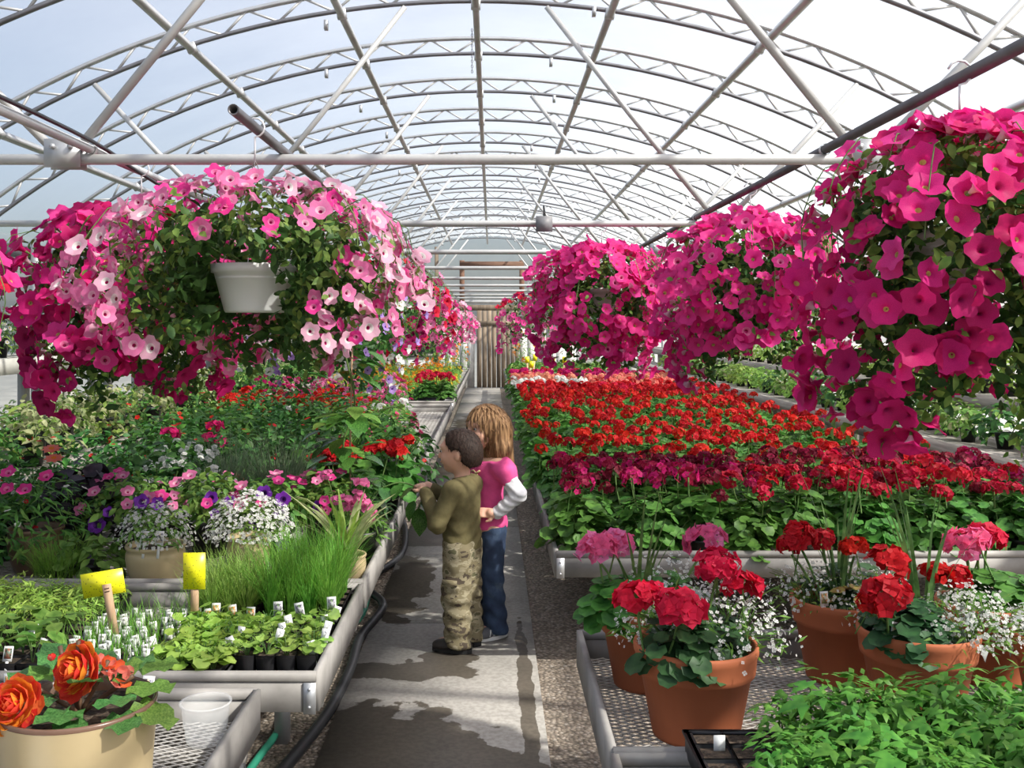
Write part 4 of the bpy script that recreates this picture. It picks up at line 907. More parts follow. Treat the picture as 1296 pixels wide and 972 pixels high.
def leafcloud(par, specs, rs, name='foliage'):
    g = G(); mm = []
    for i, (tm, n, R, H, z0, sz, mat) in enumerate(specs): mm.append(mat); mound(g, n, R, H, tm, sz, rs, i, z0)
    return stuff(g.build(name, mm, par))
rs = np.random.RandomState(77)
t = thing('alyssum_pot', 'tan glazed pot of white alyssum with two photo tags, behind the yellow cards', 'potted plant', (at(197, 0, 4.13)[0], 4.13, ZD)); tan_pot(t, .122, .185)
leafcloud(t, [(L_LANCE, 260, .15, .15, .185, .045, 'leaf_petunia')], rs); cloud(t, 460, .16, .17, (0, 0, .185), FLOR4, .0075, ['p_white'], rs)
for dx in (-.01, .05): plant_tag(at(197, 0, 4.13)[0]+dx, 4.02, ZD+.20, 'rounded photo tag stuck in the tan alyssum pot', 'tags in the alyssum pot', 'print_blue', 1.3, (-.15, .05, 0))
t = thing('alyssum_pot', 'smaller tan pot with a thick white cushion of alyssum', 'potted plant', (at(315, 0, 4.32)[0], 4.32, ZD)); tan_pot(t, .095, .18)
leafcloud(t, [(L_LANCE, 260, .18, .19, .165, .045, 'leaf_petunia')], rs); cloud(t, 850, .185, .20, (0, 0, .17), FLOR4, .0085, ['p_white'], rs)
t = thing('mixed_pot', 'dark brown pot of fine green foliage with orange daisies and pink blooms', 'potted plant', (at(45, 0, 4.4)[0], 4.4, ZD)); tan_pot(t, .12, .20, 'brown_glaze')
leafcloud(t, [(L_LANCE, 420, .26, .34, .14, .06, 'leaf_geranium'), (L_LANCE, 160, .26, .28, .14, .06, 'leaf_petunia')], rs)
r_ = random.Random(5)
for (px, py) in ((10, 597), (31, 619), (8, 618), (58, 602)):
    x, y, z = at(px, py, 4.25); put_flower(t, 'rose', (x-t.location.x, y-t.location.y, z-t.location.z), (0, -.6, .7), .032, r_)
DA = G().scat(DAISY_Y, [(0, 0, 0)], [(0, 0, 1)], [(0, 1, 0)], 1.0).scat(DAISY_Y, [(0, 0, .08)], [(0, 0, 1)], [(1, .4, 0)], .8).mesh('daisy', ['p_salmon', 'p_orange'])
for (px, py) in ((65, 568), (68, 580)):
    x, y, z = at(px, py, 4.3); part('daisy', DA, t, (x-t.location.x, y-t.location.y, z-t.location.z), quat((.1, -.35, 1), 1), .045)
cloud(t, 14, .26, .32, (0, 0, .14), FLOR, .014, ['p_white'], rs)
t = thing('black_foliage_plant', 'blackish purple leaved plant between the brown pot and the petunias', 'potted plant', (at(104, 0, 4.72)[0], 4.72, ZD)); part('nursery_pot', NURS_BIG, t)
leafcloud(t, [(L_BROAD, 130, .19, .30, .16, .085, 'leaf_black')], rs)
def petplant(px, D, R, H, kinds, n, label, pts=(), seed=1, fs=.030, z0=.12):
    x = at(px, 0, D)[0]; t = thing('petunia_plant', label, 'potted plant', (x, D, ZD)); part('nursery_pot', NURS_BIG, t)
    rs_ = np.random.RandomState(seed); r2 = random.Random(seed); leafcloud(t, [(L_OVAL, 300, R, H, z0, .045, 'leaf_petunia'), (L_OVAL, 120, R, H, z0, .045, 'leaf_geranium')], rs_)
    for k in range(n):
        a = r2.uniform(0, 6.28); e = math.acos(r2.uniform(.05, .95)); d = (math.cos(a)*math.sin(e), math.sin(a)*math.sin(e), math.cos(e))
        put_flower(t, r2.choice(kinds), (d[0]*R*1.05, d[1]*R*1.05, z0+d[2]*H*1.05+.015), (d[0]*.6+.1, d[1]*.6-.5, d[2]+.3), fs*r2.uniform(.8, 1.15), r2)
    for (px_, py_, kd, s) in pts:
        X, Y, Z = at(px_, py_, D-R*.85); put_flower(t, kd, (X-x, Y-D, Z-ZD), (.1, -.9, .35), s, r2)
leafy_low = proto_bush('herb_plant', 'low bright leafy herb between the brown pot and the alyssum', 'potted plant', None, .15, .16, [(L_OVAL, 170, .05, 'leaf_petunia')], (), NURS, 712); leafy_low.location = (-1.67, 4.14, ZD)
petplant(170, 4.62, .24, .20, ['pink', 'rose', 'pink'], 16, 'petunia with pink blooms and three big purple ones behind the tan alyssum pot', [(179, 635, 'purple', .034), (122, 664, 'purple', .040), (137, 648, 'purple', .025), (199, 637, 'purple', .03), (110, 710, 'purple', .032)], 501, z0=.20)
petplant(265, 4.72, .22, .22, ['rose', 'pink', 'pink'], 14, 'petunia with rose blooms and purple ones behind the thick alyssum cushion', [(267, 630, 'purple', .032), (291, 634, 'purple', .026), (271, 650, 'purple', .022)], 502, z0=.18)
petplant(345, 4.66, .20, .20, ['rose', 'pink', 'rose'], 14, 'petunia with rose blooms and deep purple ones beside the striped leaf plant', [(334, 624, 'purple', .036), (358, 632, 'purple', .036), (355, 652, 'purple', .034), (325, 662, 'purple', .034), (357, 690, 'purple', .030)], 503, z0=.18)
petplant(412, 4.75, .19, .20, ['rose', 'pink'], 16, 'petunia with small pink blooms beside the dianthus', [(405, 642, 'purple', .036)], 504, .026, z0=.18)
# striped strap-leaf plant, dianthus
t = thing('striped_leaf_plant', 'plant with long cream striped strap leaves in a tan pot at the bench edge', 'potted plant', (-.60, 4.10, ZD)); tan_pot(t, .085, .15)
g = G(); blades(g, 26, .06, .36, .040, np.random.RandomState(9), 0, .13, .62, .35, 6); g.build('strap_leaves', 'leaf_varieg', t)
g = G(); blades(g, 20, .06, .30, .030, np.random.RandomState(10), 0, .13, .5, .3, 6); g.build('inner_leaves', 'leaf_lime', t)
t = thing('dianthus', 'dianthus with a tight bunch of pink blooms above the striped leaves', 'potted plant', (-.60, 4.50, ZD)); part('nursery_pot', NURS_BIG, t)
leafcloud(t, [(L_LANCE, 240, .12, .16, .14, .06, 'leaf_petunia')], rs)
HP = [ger_head('p_pink', .030, 9, 610+i, .10, fs=.6) for i in range(2)]
for (px, py) in ((425, 634), (437, 633), (447, 640), (455, 634), (462, 637), (452, 625), (457, 612), (413, 602), (470, 655), (440, 642), (466, 645)):
    x, y, z = at(px, py, 4.42); part('flower_head', rnd.choice(HP), t, (x-t.location.x, y-4.50, z-ZD), (rnd.uniform(.1, .5), rnd.uniform(-.3, .3), 0), rnd.uniform(.8, 1.1))
# grey grass, white bacopa, crimson and red geraniums, dark filler shrubs
t = thing('ornamental_grass', 'tuft of fine grey-green grass among the patio pots', 'potted plant', (at(355, 0, 5.25)[0], 5.25, ZD)); part('nursery_pot', NURS_BIG, t)
g = G(); blades(g, 420, .20, .46, .0035, np.random.RandomState(12), 0, .13, .42, .25, 5); stuff(g.build('grass_blades', 'leaf_greygrass', t))
t = thing('ornamental_grass', 'second tuft of grey-green grass beside a clay pot', 'potted plant', (-1.47, 5.48, ZD)); part('nursery_pot', NURS_BIG, t)
g = G(); blades(g, 300, .20, .42, .0035, np.random.RandomState(13), 0, .13, .42, .25, 5); stuff(g.build('grass_blades', 'leaf_greygrass', t))
t = thing('grass_tuft', 'low tuft of soft green grass in front of the brown pot', 'potted plant', (at(75, 0, 4.1)[0], 4.1, ZD)); part('nursery_pot', NURS, t)
g = G(); blades(g, 520, .16, .17, .0028, np.random.RandomState(14), 0, .06, .6, .3, 4); stuff(g.build('grass_blades', 'leaf_chive', t))
t = thing('clay_pot', 'orange clay pot half hidden in grey grass', 'pot', (at(285, 0, 5.75)[0], 5.75, ZD)); terracotta_pot(t, .11, .22, .05)
t = thing('white_bacopa', 'plant with loose white blooms hanging beside the grey grass', 'potted plant', (at(236, 0, 5.2)[0], 5.2, ZD)); part('nursery_pot', NURS_BIG, t)
leafcloud(t, [(L_OVAL, 260, .26, .30, .12, .045, 'leaf_dark')], rs); cloud(t, 90, .27, .33, (0, 0, .15), CLUS, .019, ['p_white'], rs)
def big_geranium(loc, heads, headmats, label, R=.2, H=.24, name='geranium_plant', leaf='leaf_geranium'):
    t = thing(name, label, 'potted plant', loc); part('nursery_pot', NURS_BIG, t)
    leafcloud(t, [(L_ROUND, 120, R, H, .14, .075, leaf)], rs)
    for (px, py, D, s) in heads:
        x, y, z = at(px, py, D); part('flower_head', rnd.choice(headmats), t, (x-loc[0], y-loc[1], z-loc[2]), (rnd.uniform(0, .4), rnd.uniform(-.3, .3), rnd.uniform(0, 6)), s)
    return t
HC = [ger_head('p_fuchsia', .05, 24, 620+i, .15, fs=.42) for i in range(2)]; HS = [ger_head('p_scarlet', .05, 26, 625+i, .15, fs=.42) for i in range(3)]
big_geranium((at(225, 0, 5.75)[0], 5.75, ZD), [(216, 550, 5.7, 1.1)], HC, 'geranium with a single crimson head above the white bacopa')
big_geranium((at(272, 0, 6.1)[0], 6.1, ZD), [(272, 541, 6.1, 1.0), (266, 556, 6.0, 1.0), (277, 558, 6.05, .9)], HC, 'geranium with three crimson heads beside the grey grass')
big_geranium((-1.0, 5.55, ZD), [(391, 588, 5.5, .9), (401, 582, 5.5, .9), (412, 578, 5.5, 1.0), (425, 575, 5.5, .9)], HS, 'scarlet geranium nestled in grey grass among the patio pots')
big_geranium((-.80, 5.62, ZD), [(420, 584, 5.5, 1.0), (432, 572, 5.6, 1.0), (442, 571, 5.6, .9), (437, 565, 5.65, .8), (447, 578, 5.5, .9)], HS, 'scarlet geranium behind the climbing plant among the patio pots')
big_geranium((-.62, 5.7, ZD), [(470, 570, 5.6, 1.0), (482, 567, 5.6, 1.1), (492, 572, 5.55, .9), (500, 565, 5.6, 1.1), (506, 574, 5.55, 1.0), (516, 559, 5.7, .9)], HS, 'scarlet geranium at the path side of the patio pots')
pr = [proto_bush('filler_shrub', 'dark leafy shrub at the back of the patio pots', 'potted plant', 'dark shrubs behind the patio pots', .26, .36, [(L_OVAL, 240, .048, 'leaf_dark'), (L_OVAL, 70, .048, 'leaf_geranium')], [(FLOR, 5, .013, ['p_scarlet'], .2)], NURS_BIG, 700+i) for i in range(2)]
spread(pr, [(-2.28+.33*i, 6.42+rnd.uniform(-.05, .05), ZD) for i in range(6)]+[(-2.3, 5.05, ZD), (-2.05, 5.4, ZD), (-2.3, 5.75, ZD), (-1.95, 5.95, ZD), (-1.55, 5.9, ZD), (-2.3, 4.65, ZD), (-2.28, 4.22, ZD), (-1.70, 5.05, ZD)], rnd, None, (1.1, 1.35))
pr = [proto_bush('herb_plant', 'upright needle-leaved herb at the path edge of the patio pots', 'potted plant', None, .15, .26, [(L_LANCE, 320, .06, 'leaf_dark')], (), NURS_BIG, 710)]
spread(pr, [(-.66, 5.15, ZD)], rnd)
# climbing glossy-leaved plant on a stake
t = thing('climbing_plant', 'tall climbing plant with large glossy leaves tied to a thin stake', 'potted plant', (-.69, 4.86, ZD)); part('nursery_pot', NURS_BIG, t)
G().tube([(0, 0, .1), (.0, 0, .5), (.01, 0, .98)], .005, 6).build('stake', 'stake_wood', t)
st = bez([(0, 0, .12), (.03, -.02, .3), (-.03, -.03, .5), (.025, -.02, .7), (-.01, -.02, .9), (-.04, -.03, 1.0)], 5); G().tube(st, .005, 5).build('stem', 'stem', t, True)
LM = [G().scat(L_BROAD, [(0, 0, 0)], [(0, 0, 1)], [(0, 1, 0)], 1.0).mesh('leaf', m, True) for m in ('leaf_gloss', 'leaf_gloss', 'leaf_petunia')]
for i in range(72):
    k = rnd.randrange(3, len(st)); a = rnd.uniform(0, 6.28); p = Vector(st[k]); d = Vector((math.cos(a), math.sin(a)-.25, rnd.uniform(-.7, .35))).normalized()
    zz = Vector((d.x*.3, -.5+d.y*.3, .8)); m = d.to_track_quat('Y', 'Z').to_euler(); q = p+Vector((math.cos(a), math.sin(a), 0))*rnd.uniform(.01, .13)
    part('leaf', rnd.choice(LM), t, q, m, rnd.uniform(.09, .16))

# ================================================================== near left bench: begonia, soil tray, clear tub
b = thing('begonia_pot', 'tan glazed pot with an orange-red double begonia', 'potted plant', (-.826, 1.99, ZD))
R, H = .150, .338
G().lathe([(.001, 0), (R*.72, 0), (R*.76, .008), (R*.93, H*.5), (R*.99, H*.88), (R*1.0, H-.012), (R*1.005, H-.006)], 48).build('pot', 'tan_glaze', b, True)
plain('glaze_lip', (.16, .09, .06), .25, 0, .2, 9)
G().lathe([(R*1.005, H-.008), (R*1.01, H-.002), (R*.985, H+.002), (R*.95, H-.002), (R*.92, H-.05)], 48).build('rim', 'glaze_lip', b, True); part('soil', soil_mesh(R*.94, H-.03), b)
BL = [G().scat(L_JAG, [(0, 0, 0)], [(0, 0, 1)], [(0, 1, 0)], 1.0).mesh('leaf', m) for m in ('leaf_begonia', 'leaf_begonia', 'leaf_petunia')]
for (dx, dy, dz, az, el, s) in ((.02, -.05, .035, -1.9, .15, .13), (.06, -.04, .05, -.6, .25, .12), (.09, .02, .055, -.1, .1, .13), (.12, -.02, .04, -.25, -.35, .13), (.05, .03, .09, .4, .3, .12), (.0, .05, .08, 1.6, .3, .12), (-.05, .03, .07, 2.5, .2, .12), (-.06, .05, .09, 2.2, .5, .11), (.03, -.02, .09, -1.4, .45, .10), (.06, .0, .075, .9, .5, .10), (-.02, -.03, .055, -2.6, .1, .11), (.10, -.06, .03, -1.0, -.05, .11), (-.09, .06, .06, 2.8, .1, .12), (.08, .08, .07, .8, .1, .13), (.015, -.07, .02, -1.2, .0, .10)):
    d = Vector((math.cos(az)*math.cos(el), math.sin(az)*math.cos(el), math.sin(el)))
    part('leaf', rnd.choice(BL), b, (dx, dy, H-.02+dz*.75), d.to_track_quat('Y', 'Z').to_euler(), s*.76)
gs = G()
for (dx, dy, dz) in ((.06, .0, .08), (-.05, .03, .10), (.0, .0, .12), (-.09, -.03, .05), (.11, 0, .05)): gs.tube(bez([(0, .01, H-.03), (dx*.6, dy*.6, H+dz*.4), (dx, dy, H+dz)], 3), .005, 5)
gs.build('stems', 'stem_brown', b, True)
PT = [G().add([(-.35, 0, 0), (.35, 0, 0), (-.62, .45, .16), (0, .4, .02), (.62, .45, .16), (-.45, .85, .42), (0, .95, .34), (.45, .85, .42)], [(0, 1, 4, 3)][:0]+[(0, 3, 2, 2)][:0], 0) for m in range(3)]
def petal_mesh(mats_):
    v = [(-.18, 0, 0), (.18, 0, 0), (-.55, .42, .05), (0, .45, -.12), (.55, .42, .05), (-.42, .82, .22), (0, .92, .10), (.42, .82, .22), (0, 1.02, .26)]
    return G().add(v, [(0, 1, 3), (0, 3, 2), (1, 4, 3), (5, 6, 8), (6, 7, 8)], 0).add(np.zeros((0, 3)), [], 0).mesh('petal', mats_)
def petal_mesh2(mat):
    v = [(-.18, 0, 0), (.18, 0, 0), (-.55, .42, .05), (0, .45, -.12), (.55, .42, .05), (-.42, .82, .22), (0, .92, .10), (.42, .82, .22), (0, 1.02, .26)]
    me = bpy.data.meshes.new('petal'); me.from_pydata(v, [], [(0, 1, 3), (0, 3, 2), (1, 4, 3), (2, 3, 6, 5), (3, 4, 7, 6), (5, 6, 8), (6, 7, 8)]); me.materials.append(M[mat])
    for p_ in me.polygons: p_.use_smooth = True
    return me
PM = [petal_mesh2(m) for m in ('p_coral', 'p_coral2', 'p_orange', 'p_salmon')]
def double_flower(par, c, axis, R, seed, pal=(0, 1, 1, 0, 2), rings=((4, .08, 1.2), (6, .25, 1.05), (7, .45, .9), (9, .65, .7), (10, .85, .45), (10, 1.0, .15)), name='blossom'):
    r2 = random.Random(seed); f = thing(name, '', '', c); f.parent = par; del f['label']; del f['category']; f.rotation_euler = quat(axis, r2.uniform(0, 6)); f.scale = (R,)*3
    for (n, rad, el) in rings:
        for i in range(n):
            a = 2*PI*i/n+rad*3+r2.uniform(-.15, .15); e = el+r2.uniform(-.12, .12); d = Vector((math.cos(a)*math.cos(e), math.sin(a)*math.cos(e), math.sin(e)))
            up = Vector((-math.cos(a)*math.sin(e), -math.sin(a)*math.sin(e), math.cos(e))); x_ = d.cross(up)
            m = Matrix((x_, d, up)).transposed().to_euler()
            part('petal', PM[r2.choice(pal)], f, (rad*.42*math.cos(a), rad*.42*math.sin(a), .38*(1-rad)), m, .50+.16*rad)
    return f
double_flower(b, (-.080, -.085, H+.022), (-.1, -.85, .5), .056, 1); double_flower(b, (.012, -.01, H+.062), (-.40, -.75, .35), .058, 2)
double_flower(b, (.050, .0, H+.062), (.5, -.1, .6), .034, 3, (3, 3, 0), ((4, .4, .9), (5, .8, .5))); double_flower(b, (.078, .0, H+.046), (.6, -.4, .5), .036, 4, (3, 3, 0), ((4, .4, .9), (5, .8, .4)))
double_flower(b, (-.06, .02, H+.070), (-.1, -.2, 1), .022, 5, (1, 3), ((3, .2, 1.3), (4, .4, 1.15)), 'bud'); double_flower(b, (-.135, -.07, H+.0), (-.8, -.5, .0), .03, 6, (3, 1), ((4, .4, .9), (5, .8, .5)))
t8 = tray(-1.75, -.925, 2.22, 2.66, ZD, 'black tray of bare dark potting soil with two tags beside the begonia', None, .06, 'soil_tray', (10, 5, .062))
for (px, py) in ((12, 868), (185, 872)):
    x, y, z = at(px, py, 2.58 if px < 100 else 2.50); plant_tag(x, y, z-.02, 'photo tag standing in the tray of bare soil', 'tags in the soil tray', 'print_orange' if px < 100 else 'print_blue', 1.15, (-.2, rnd.uniform(-.15, .15), 0))
t = NT('clear_plastic'); t.b.inputs['Base Color'].default_value = (.93, .95, .95, 1); t.b.inputs['Roughness'].default_value = .18; t.b.inputs['Alpha'].default_value = .24
o = thing('plastic_tub', 'empty clear plastic tub standing on the bare mesh', 'tub', (at(263, 0, 2.62)[0], 2.60, ZD+.002))
G().lathe([(.001, .002), (.046, .0), (.050, .006), (.054, .04), (.056, .042), (.062, .098)], 32).build('cup_wall', 'clear_plastic', o, True)
G().lathe([(.062, .098), (.067, .100), (.067, .106), (.061, .104)], 32).build('cup_rim', 'clear_plastic', o, True)
o = thing('crumpled_paper', 'folded white paper sheet in front of the begonia pot', 'paper', (-.865, 1.70, ZD))
rs2 = np.random.RandomState(4); n = 7; V = []; F = []
for i in range(n):
    for j in range(n): V.append((-.16+.20*i/(n-1)+rs2.uniform(-.008, .008), -.08+.16*j/(n-1)+rs2.uniform(-.008, .008), .19+.035*math.sin(i*.9)+rs2.uniform(-.01, .01)))
for i in range(n-1):
    for j in range(n-1): a = i*n+j; F.append((a, a+n, a+n+1, a+1))
G().add(V, F).build('sheet', 'tag_white', o); G().add([(-.16, -.08, .19), (.03, -.08, .2), (.02, -.06, .0), (-.15, -.06, 0)], [(0, 1, 2, 3)]).build('hanging_fold', 'tag_white', o)
# ================================================================== RIGHT: TERRACOTTA POTS, TOMATO TRAY
bench(.288, 2.35, .75, 2.33, 'nearest metal bench carrying the tomato seedlings', bracket=False)
HB_ = {c: [ger_head(m, .062, 42, 630+10*k+i, .16, None, m2, .40) for i in range(3)] for k, (c, m, m2) in enumerate((('crimson', 'p_crimson', None), ('pink', 'p_gerpink', 'p_pink'), ('scarlet', 'p_scarlet', None)))}
def tpot(loc, r, h, label, heads, spike=None, geo=((0, 0),), euph=(), silver=(), seed=0, leaf='leaf_deep', nl=95, coleus=None, hang=0):
    rs = np.random.RandomState(seed); rn = random.Random(seed)
    t = thing('terracotta_planter', label, 'potted plant', loc); terracotta_pot(t, r, h, .075)
    g = G()
    for (dx, dy) in geo:
        n = nl; d = rdir(n, rs); d[:, 2] = abs(d[:, 2]); P = d*np.array((.10, .10, .12))*(.5+.5*rs.rand(n, 1))+np.array((dx, dy, h-.03)); g.scat(L_ROUND, P, d*np.array((.6, .6, 1))+np.array((0, -.2, .6)), d+.4*rs.normal(size=(n, 3)), .055*(.7+.5*rs.rand(n)))
    stuff(g.build('geranium_leaves', leaf, t))
    for (px, py, D, c, s) in heads:
        x, y, z = at(px, py, D); o_ = part('flower_head', rn.choice(HB_[c]), t, (x-loc[0], y-loc[1], z-loc[2]), (rn.uniform(.05, .4), rn.uniform(-.25, .25), rn.uniform(0, 6)), s)
        G().tube([(0, 0, -.14), (.0, 0, -.17)], .004, 4).mesh('peduncle', 'stem')
        G().tube(bez([(x-loc[0], y-loc[1], z-loc[2]-.03), ((x-loc[0])*.75, (y-loc[1])*.75+.01, (z-loc[2]-h)*.5+h), ((x-loc[0])*.35, (y-loc[1])*.35, h-.04)], 4), .004, 5).build('flower_stem', 'stem', t, True)
    for (dx, dy, R, H, n) in euph:
        g = G(); m_ = n//3; d = rdir(m_, rs); d[:, 2] = abs(d[:, 2])*.9-.15
        P = d*np.array((R, R, H))*(.4+.7*rs.rand(m_, 1))+np.array((dx, dy, h-.02)); g.scat(L_LANCE, P, rdir(m_, rs)+np.array((0, 0, .6)), d+.3*rs.normal(size=(m_, 3)), .035, 0)
        for i in range(40):
            a = rs.rand()*6.28; e = np.array((math.cos(a)*R, math.sin(a)*R, H*rs.rand()))*(.6+.4*rs.rand()); g.tube([(dx, dy, h-.04), (dx+e[0]*.5, dy+e[1]*.5, h-.02+e[2]*.8), (dx+e[0], dy+e[1], h-.02+e[2])], .0012, 3, 0, False)
        stuff(g.build('airy_foliage', ['leaf_petunia'], t))
        g = G(); d = rdir(n, rs); d[:, 2] = abs(d[:, 2])*1.05-.18; P = d*np.array((R, R, H))*(.62+.5*rs.rand(n, 1))+np.array((dx, dy, h)); g.scat(FLOR4, P, d+np.array((0, -.5, .5))+.5*rs.normal(size=(n, 3)), rdir(n, rs), .0058*(.6+.6*rs.rand(n))); stuff(g.build('white_blossoms', ['p_white'], t))
    for (dx, dy, R) in silver:
        g = G(); n = 46; d = rdir(n, rs); d[:, 2] = abs(d[:, 2]); g.scat(L_PINN, d*R*.6+np.array((dx, dy, h)), d+np.array((0, 0, .4)), d, .07*(.7+.6*rs.rand(n))); g.build('silver_leaves', 'leaf_silver', t)
    if spike:
        (dx, dy, n, H) = spike; g = G(); blades(g, n, .03, H, .014, rs, 0, h-.04, .30, .12, 7); V = g.v[-1]; V += np.array((dx, dy, 0)); g.build('spike_leaves', 'leaf_spike', t)
    if coleus:
        g = G(); n = 16; d = rdir(n, rs); d[:, 2] = abs(d[:, 2]); g.scat(L_BROAD, d*.05+np.array((*coleus, h-.01)), d+np.array((0, -.3, .7)), d, .055); g.build('coleus_leaves', 'leaf_coleus', t)
    return t
Z0 = ZD+.001
tpot((.545, 2.66, Z0), .163, .245, 'biggest terracotta pot with crimson geranium heads and airy white blooms, on the bench corner', [(805, 760, 2.62, 'crimson', .95), (862, 773, 2.55, 'crimson', 1.05), (907, 716, 2.66, 'crimson', .95), (940, 744, 2.68, 'crimson', .85), (825, 752, 2.66, 'crimson', .6)],
     None, ((-.05, -.07), (.02, .03)), ((.10, .02, .17, .17, 520), (-.08, .06, .13, .15, 260)), ((.0, .10, .10),), 801)
tpot((.478, 3.03, Z0), .150, .24, 'terracotta pot of candy pink geraniums tucked behind the biggest pot', [(757, 697, 3.0, 'pink', 1.0), (780, 690, 3.06, 'pink', .9), (893, 684, 3.05, 'pink', 1.0)], (-.03, .0, 9, .42), ((-.10, -.03), (.04, .02)), ((.05, -.02, .15, .18, 300),), ((.06, .02, .11), (.12, .05, .08)), 802, 'leaf_geranium')
tpot((1.09, 3.08, Z0), .160, .25, 'terracotta pot of small scarlet geraniums with a coleus and tall grassy spikes', [(1012, 678, 3.04, 'scarlet', .8), (1002, 690, 3.02, 'scarlet', .7), (1041, 683, 3.06, 'scarlet', .6), (1081, 692, 3.04, 'scarlet', .65)], (-.01, .0, 13, .52), ((.06, .03), (-.02, .06)), ((-.11, .0, .13, .12, 260), (.10, .0, .12, .14, 220)), (), 803, 'leaf_deep', 45, (.0, -.08))
tpot((1.185, 2.77, Z0), .160, .25, 'terracotta pot of scarlet geraniums spilling a cloud of white blooms over its rim', [(1125, 713, 2.74, 'scarlet', .9), (1122, 755, 2.66, 'scarlet', 1.0), (1101, 765, 2.66, 'scarlet', .6), (1183, 727, 2.80, 'scarlet', .7), (1210, 730, 2.82, 'scarlet', .65)], (.03, .03, 12, .50), ((-.05, -.05), (-.02, .0)), ((.12, -.05, .15, .15, 620), (-.07, .06, .10, .12, 120)), ((.14, .02, .10),), 804)
tpot((1.535, 3.08, Z0), .150, .24, 'terracotta pot of pink and crimson geraniums behind the white-flowered pots', [(1222, 690, 3.06, 'pink', 1.0), (1237, 686, 3.06, 'pink', .8), (1248, 680, 3.1, 'crimson', .95)], None, ((-.02, -.02), (.06, .03)), (), (), 805, 'leaf_geranium')
tpot((1.60, 2.74, Z0), .155, .24, 'terracotta pot with silvery and lime foliage at the bench end', [], None, ((.05, .0), (.0, .06)), ((-.08, -.02, .12, .12, 200),), ((-.06, .05, .11), (.05, .06, .1)), 806, 'leaf_light')
for (x, y, z, tl) in ((1.00, 2.99, ZD+.245, .0), (1.085, 2.68, ZD+.245, .2), (.43, 2.60, ZD+.24, -.2)):
    plant_tag(x, y, z, 'white nursery tag pushed in at the rim of a terracotta pot', 'tags in terracotta pots', 'print_orange' if x > .9 else None, 1.0, (-.1, tl, .2))
# green potted plants at the far right of the terracotta bench
pr = [proto_bush('foliage_plant', 'dark green leafy plant beside the terracotta pots', 'potted plant', None, .16, .22, [(L_ROUND, 90, .07, 'leaf_dark')], (), NURS_BIG, 820)]
spread(pr, [(1.88, 3.05, ZD)], rnd)
# tomato seedlings
tt = tray(.46, 1.42, 1.72, 2.345, ZB-.01, 'black tray packed with tomato seedlings in front of the terracotta pots', None, .055, 'seedling_tray', (12, 8, .05))
TM = []
for s_ in range(4):
    rs = np.random.RandomState(840+s_); g = G(); n = 17; a = rs.rand(n)*6.28; r = .045*(.2+rs.rand(n)); h = .04+.10*rs.rand(n); P = np.stack([r*np.cos(a)*.5, r*np.sin(a)*.5, h], 1)
    g.scat(L_PINN, P, np.stack([.4*np.cos(a), .4*np.sin(a)-.15, 0*a+1], 1)+.2*rs.normal(size=(n, 3)), np.stack([np.cos(a), np.sin(a), 0*a+.1], 1), .095*(.7+.5*rs.rand(n)), 0)
    g.tube([(0, 0, -.01), (.004, 0, .06), (0, .003, .11)], .003, 4, 1, False); TM.append(g.mesh('seedling', ['leaf_tomato', 'stem']))
for i in range(12):
    for j in range(8):
        x, y = -.48+.08*(i+.5), -.3125+.078*(j+.5)
        if i < 2 and j > 4 or i == 0: continue
        part('seedling', rnd.choice(TM), tt, (x+rnd.uniform(-.012, .012), y+rnd.uniform(-.012, .012), .05), (0, 0, rnd.uniform(0, 6.28)), rnd.uniform(.9, 1.25)*(1 if 2 < i < 10 else .8))
mk = thing('plant_tag', 'plain grey-white marker in the soil of the tomato tray', 'plant tag', (.515, 2.25, ZB+.03)); part('card', TAGM, mk)
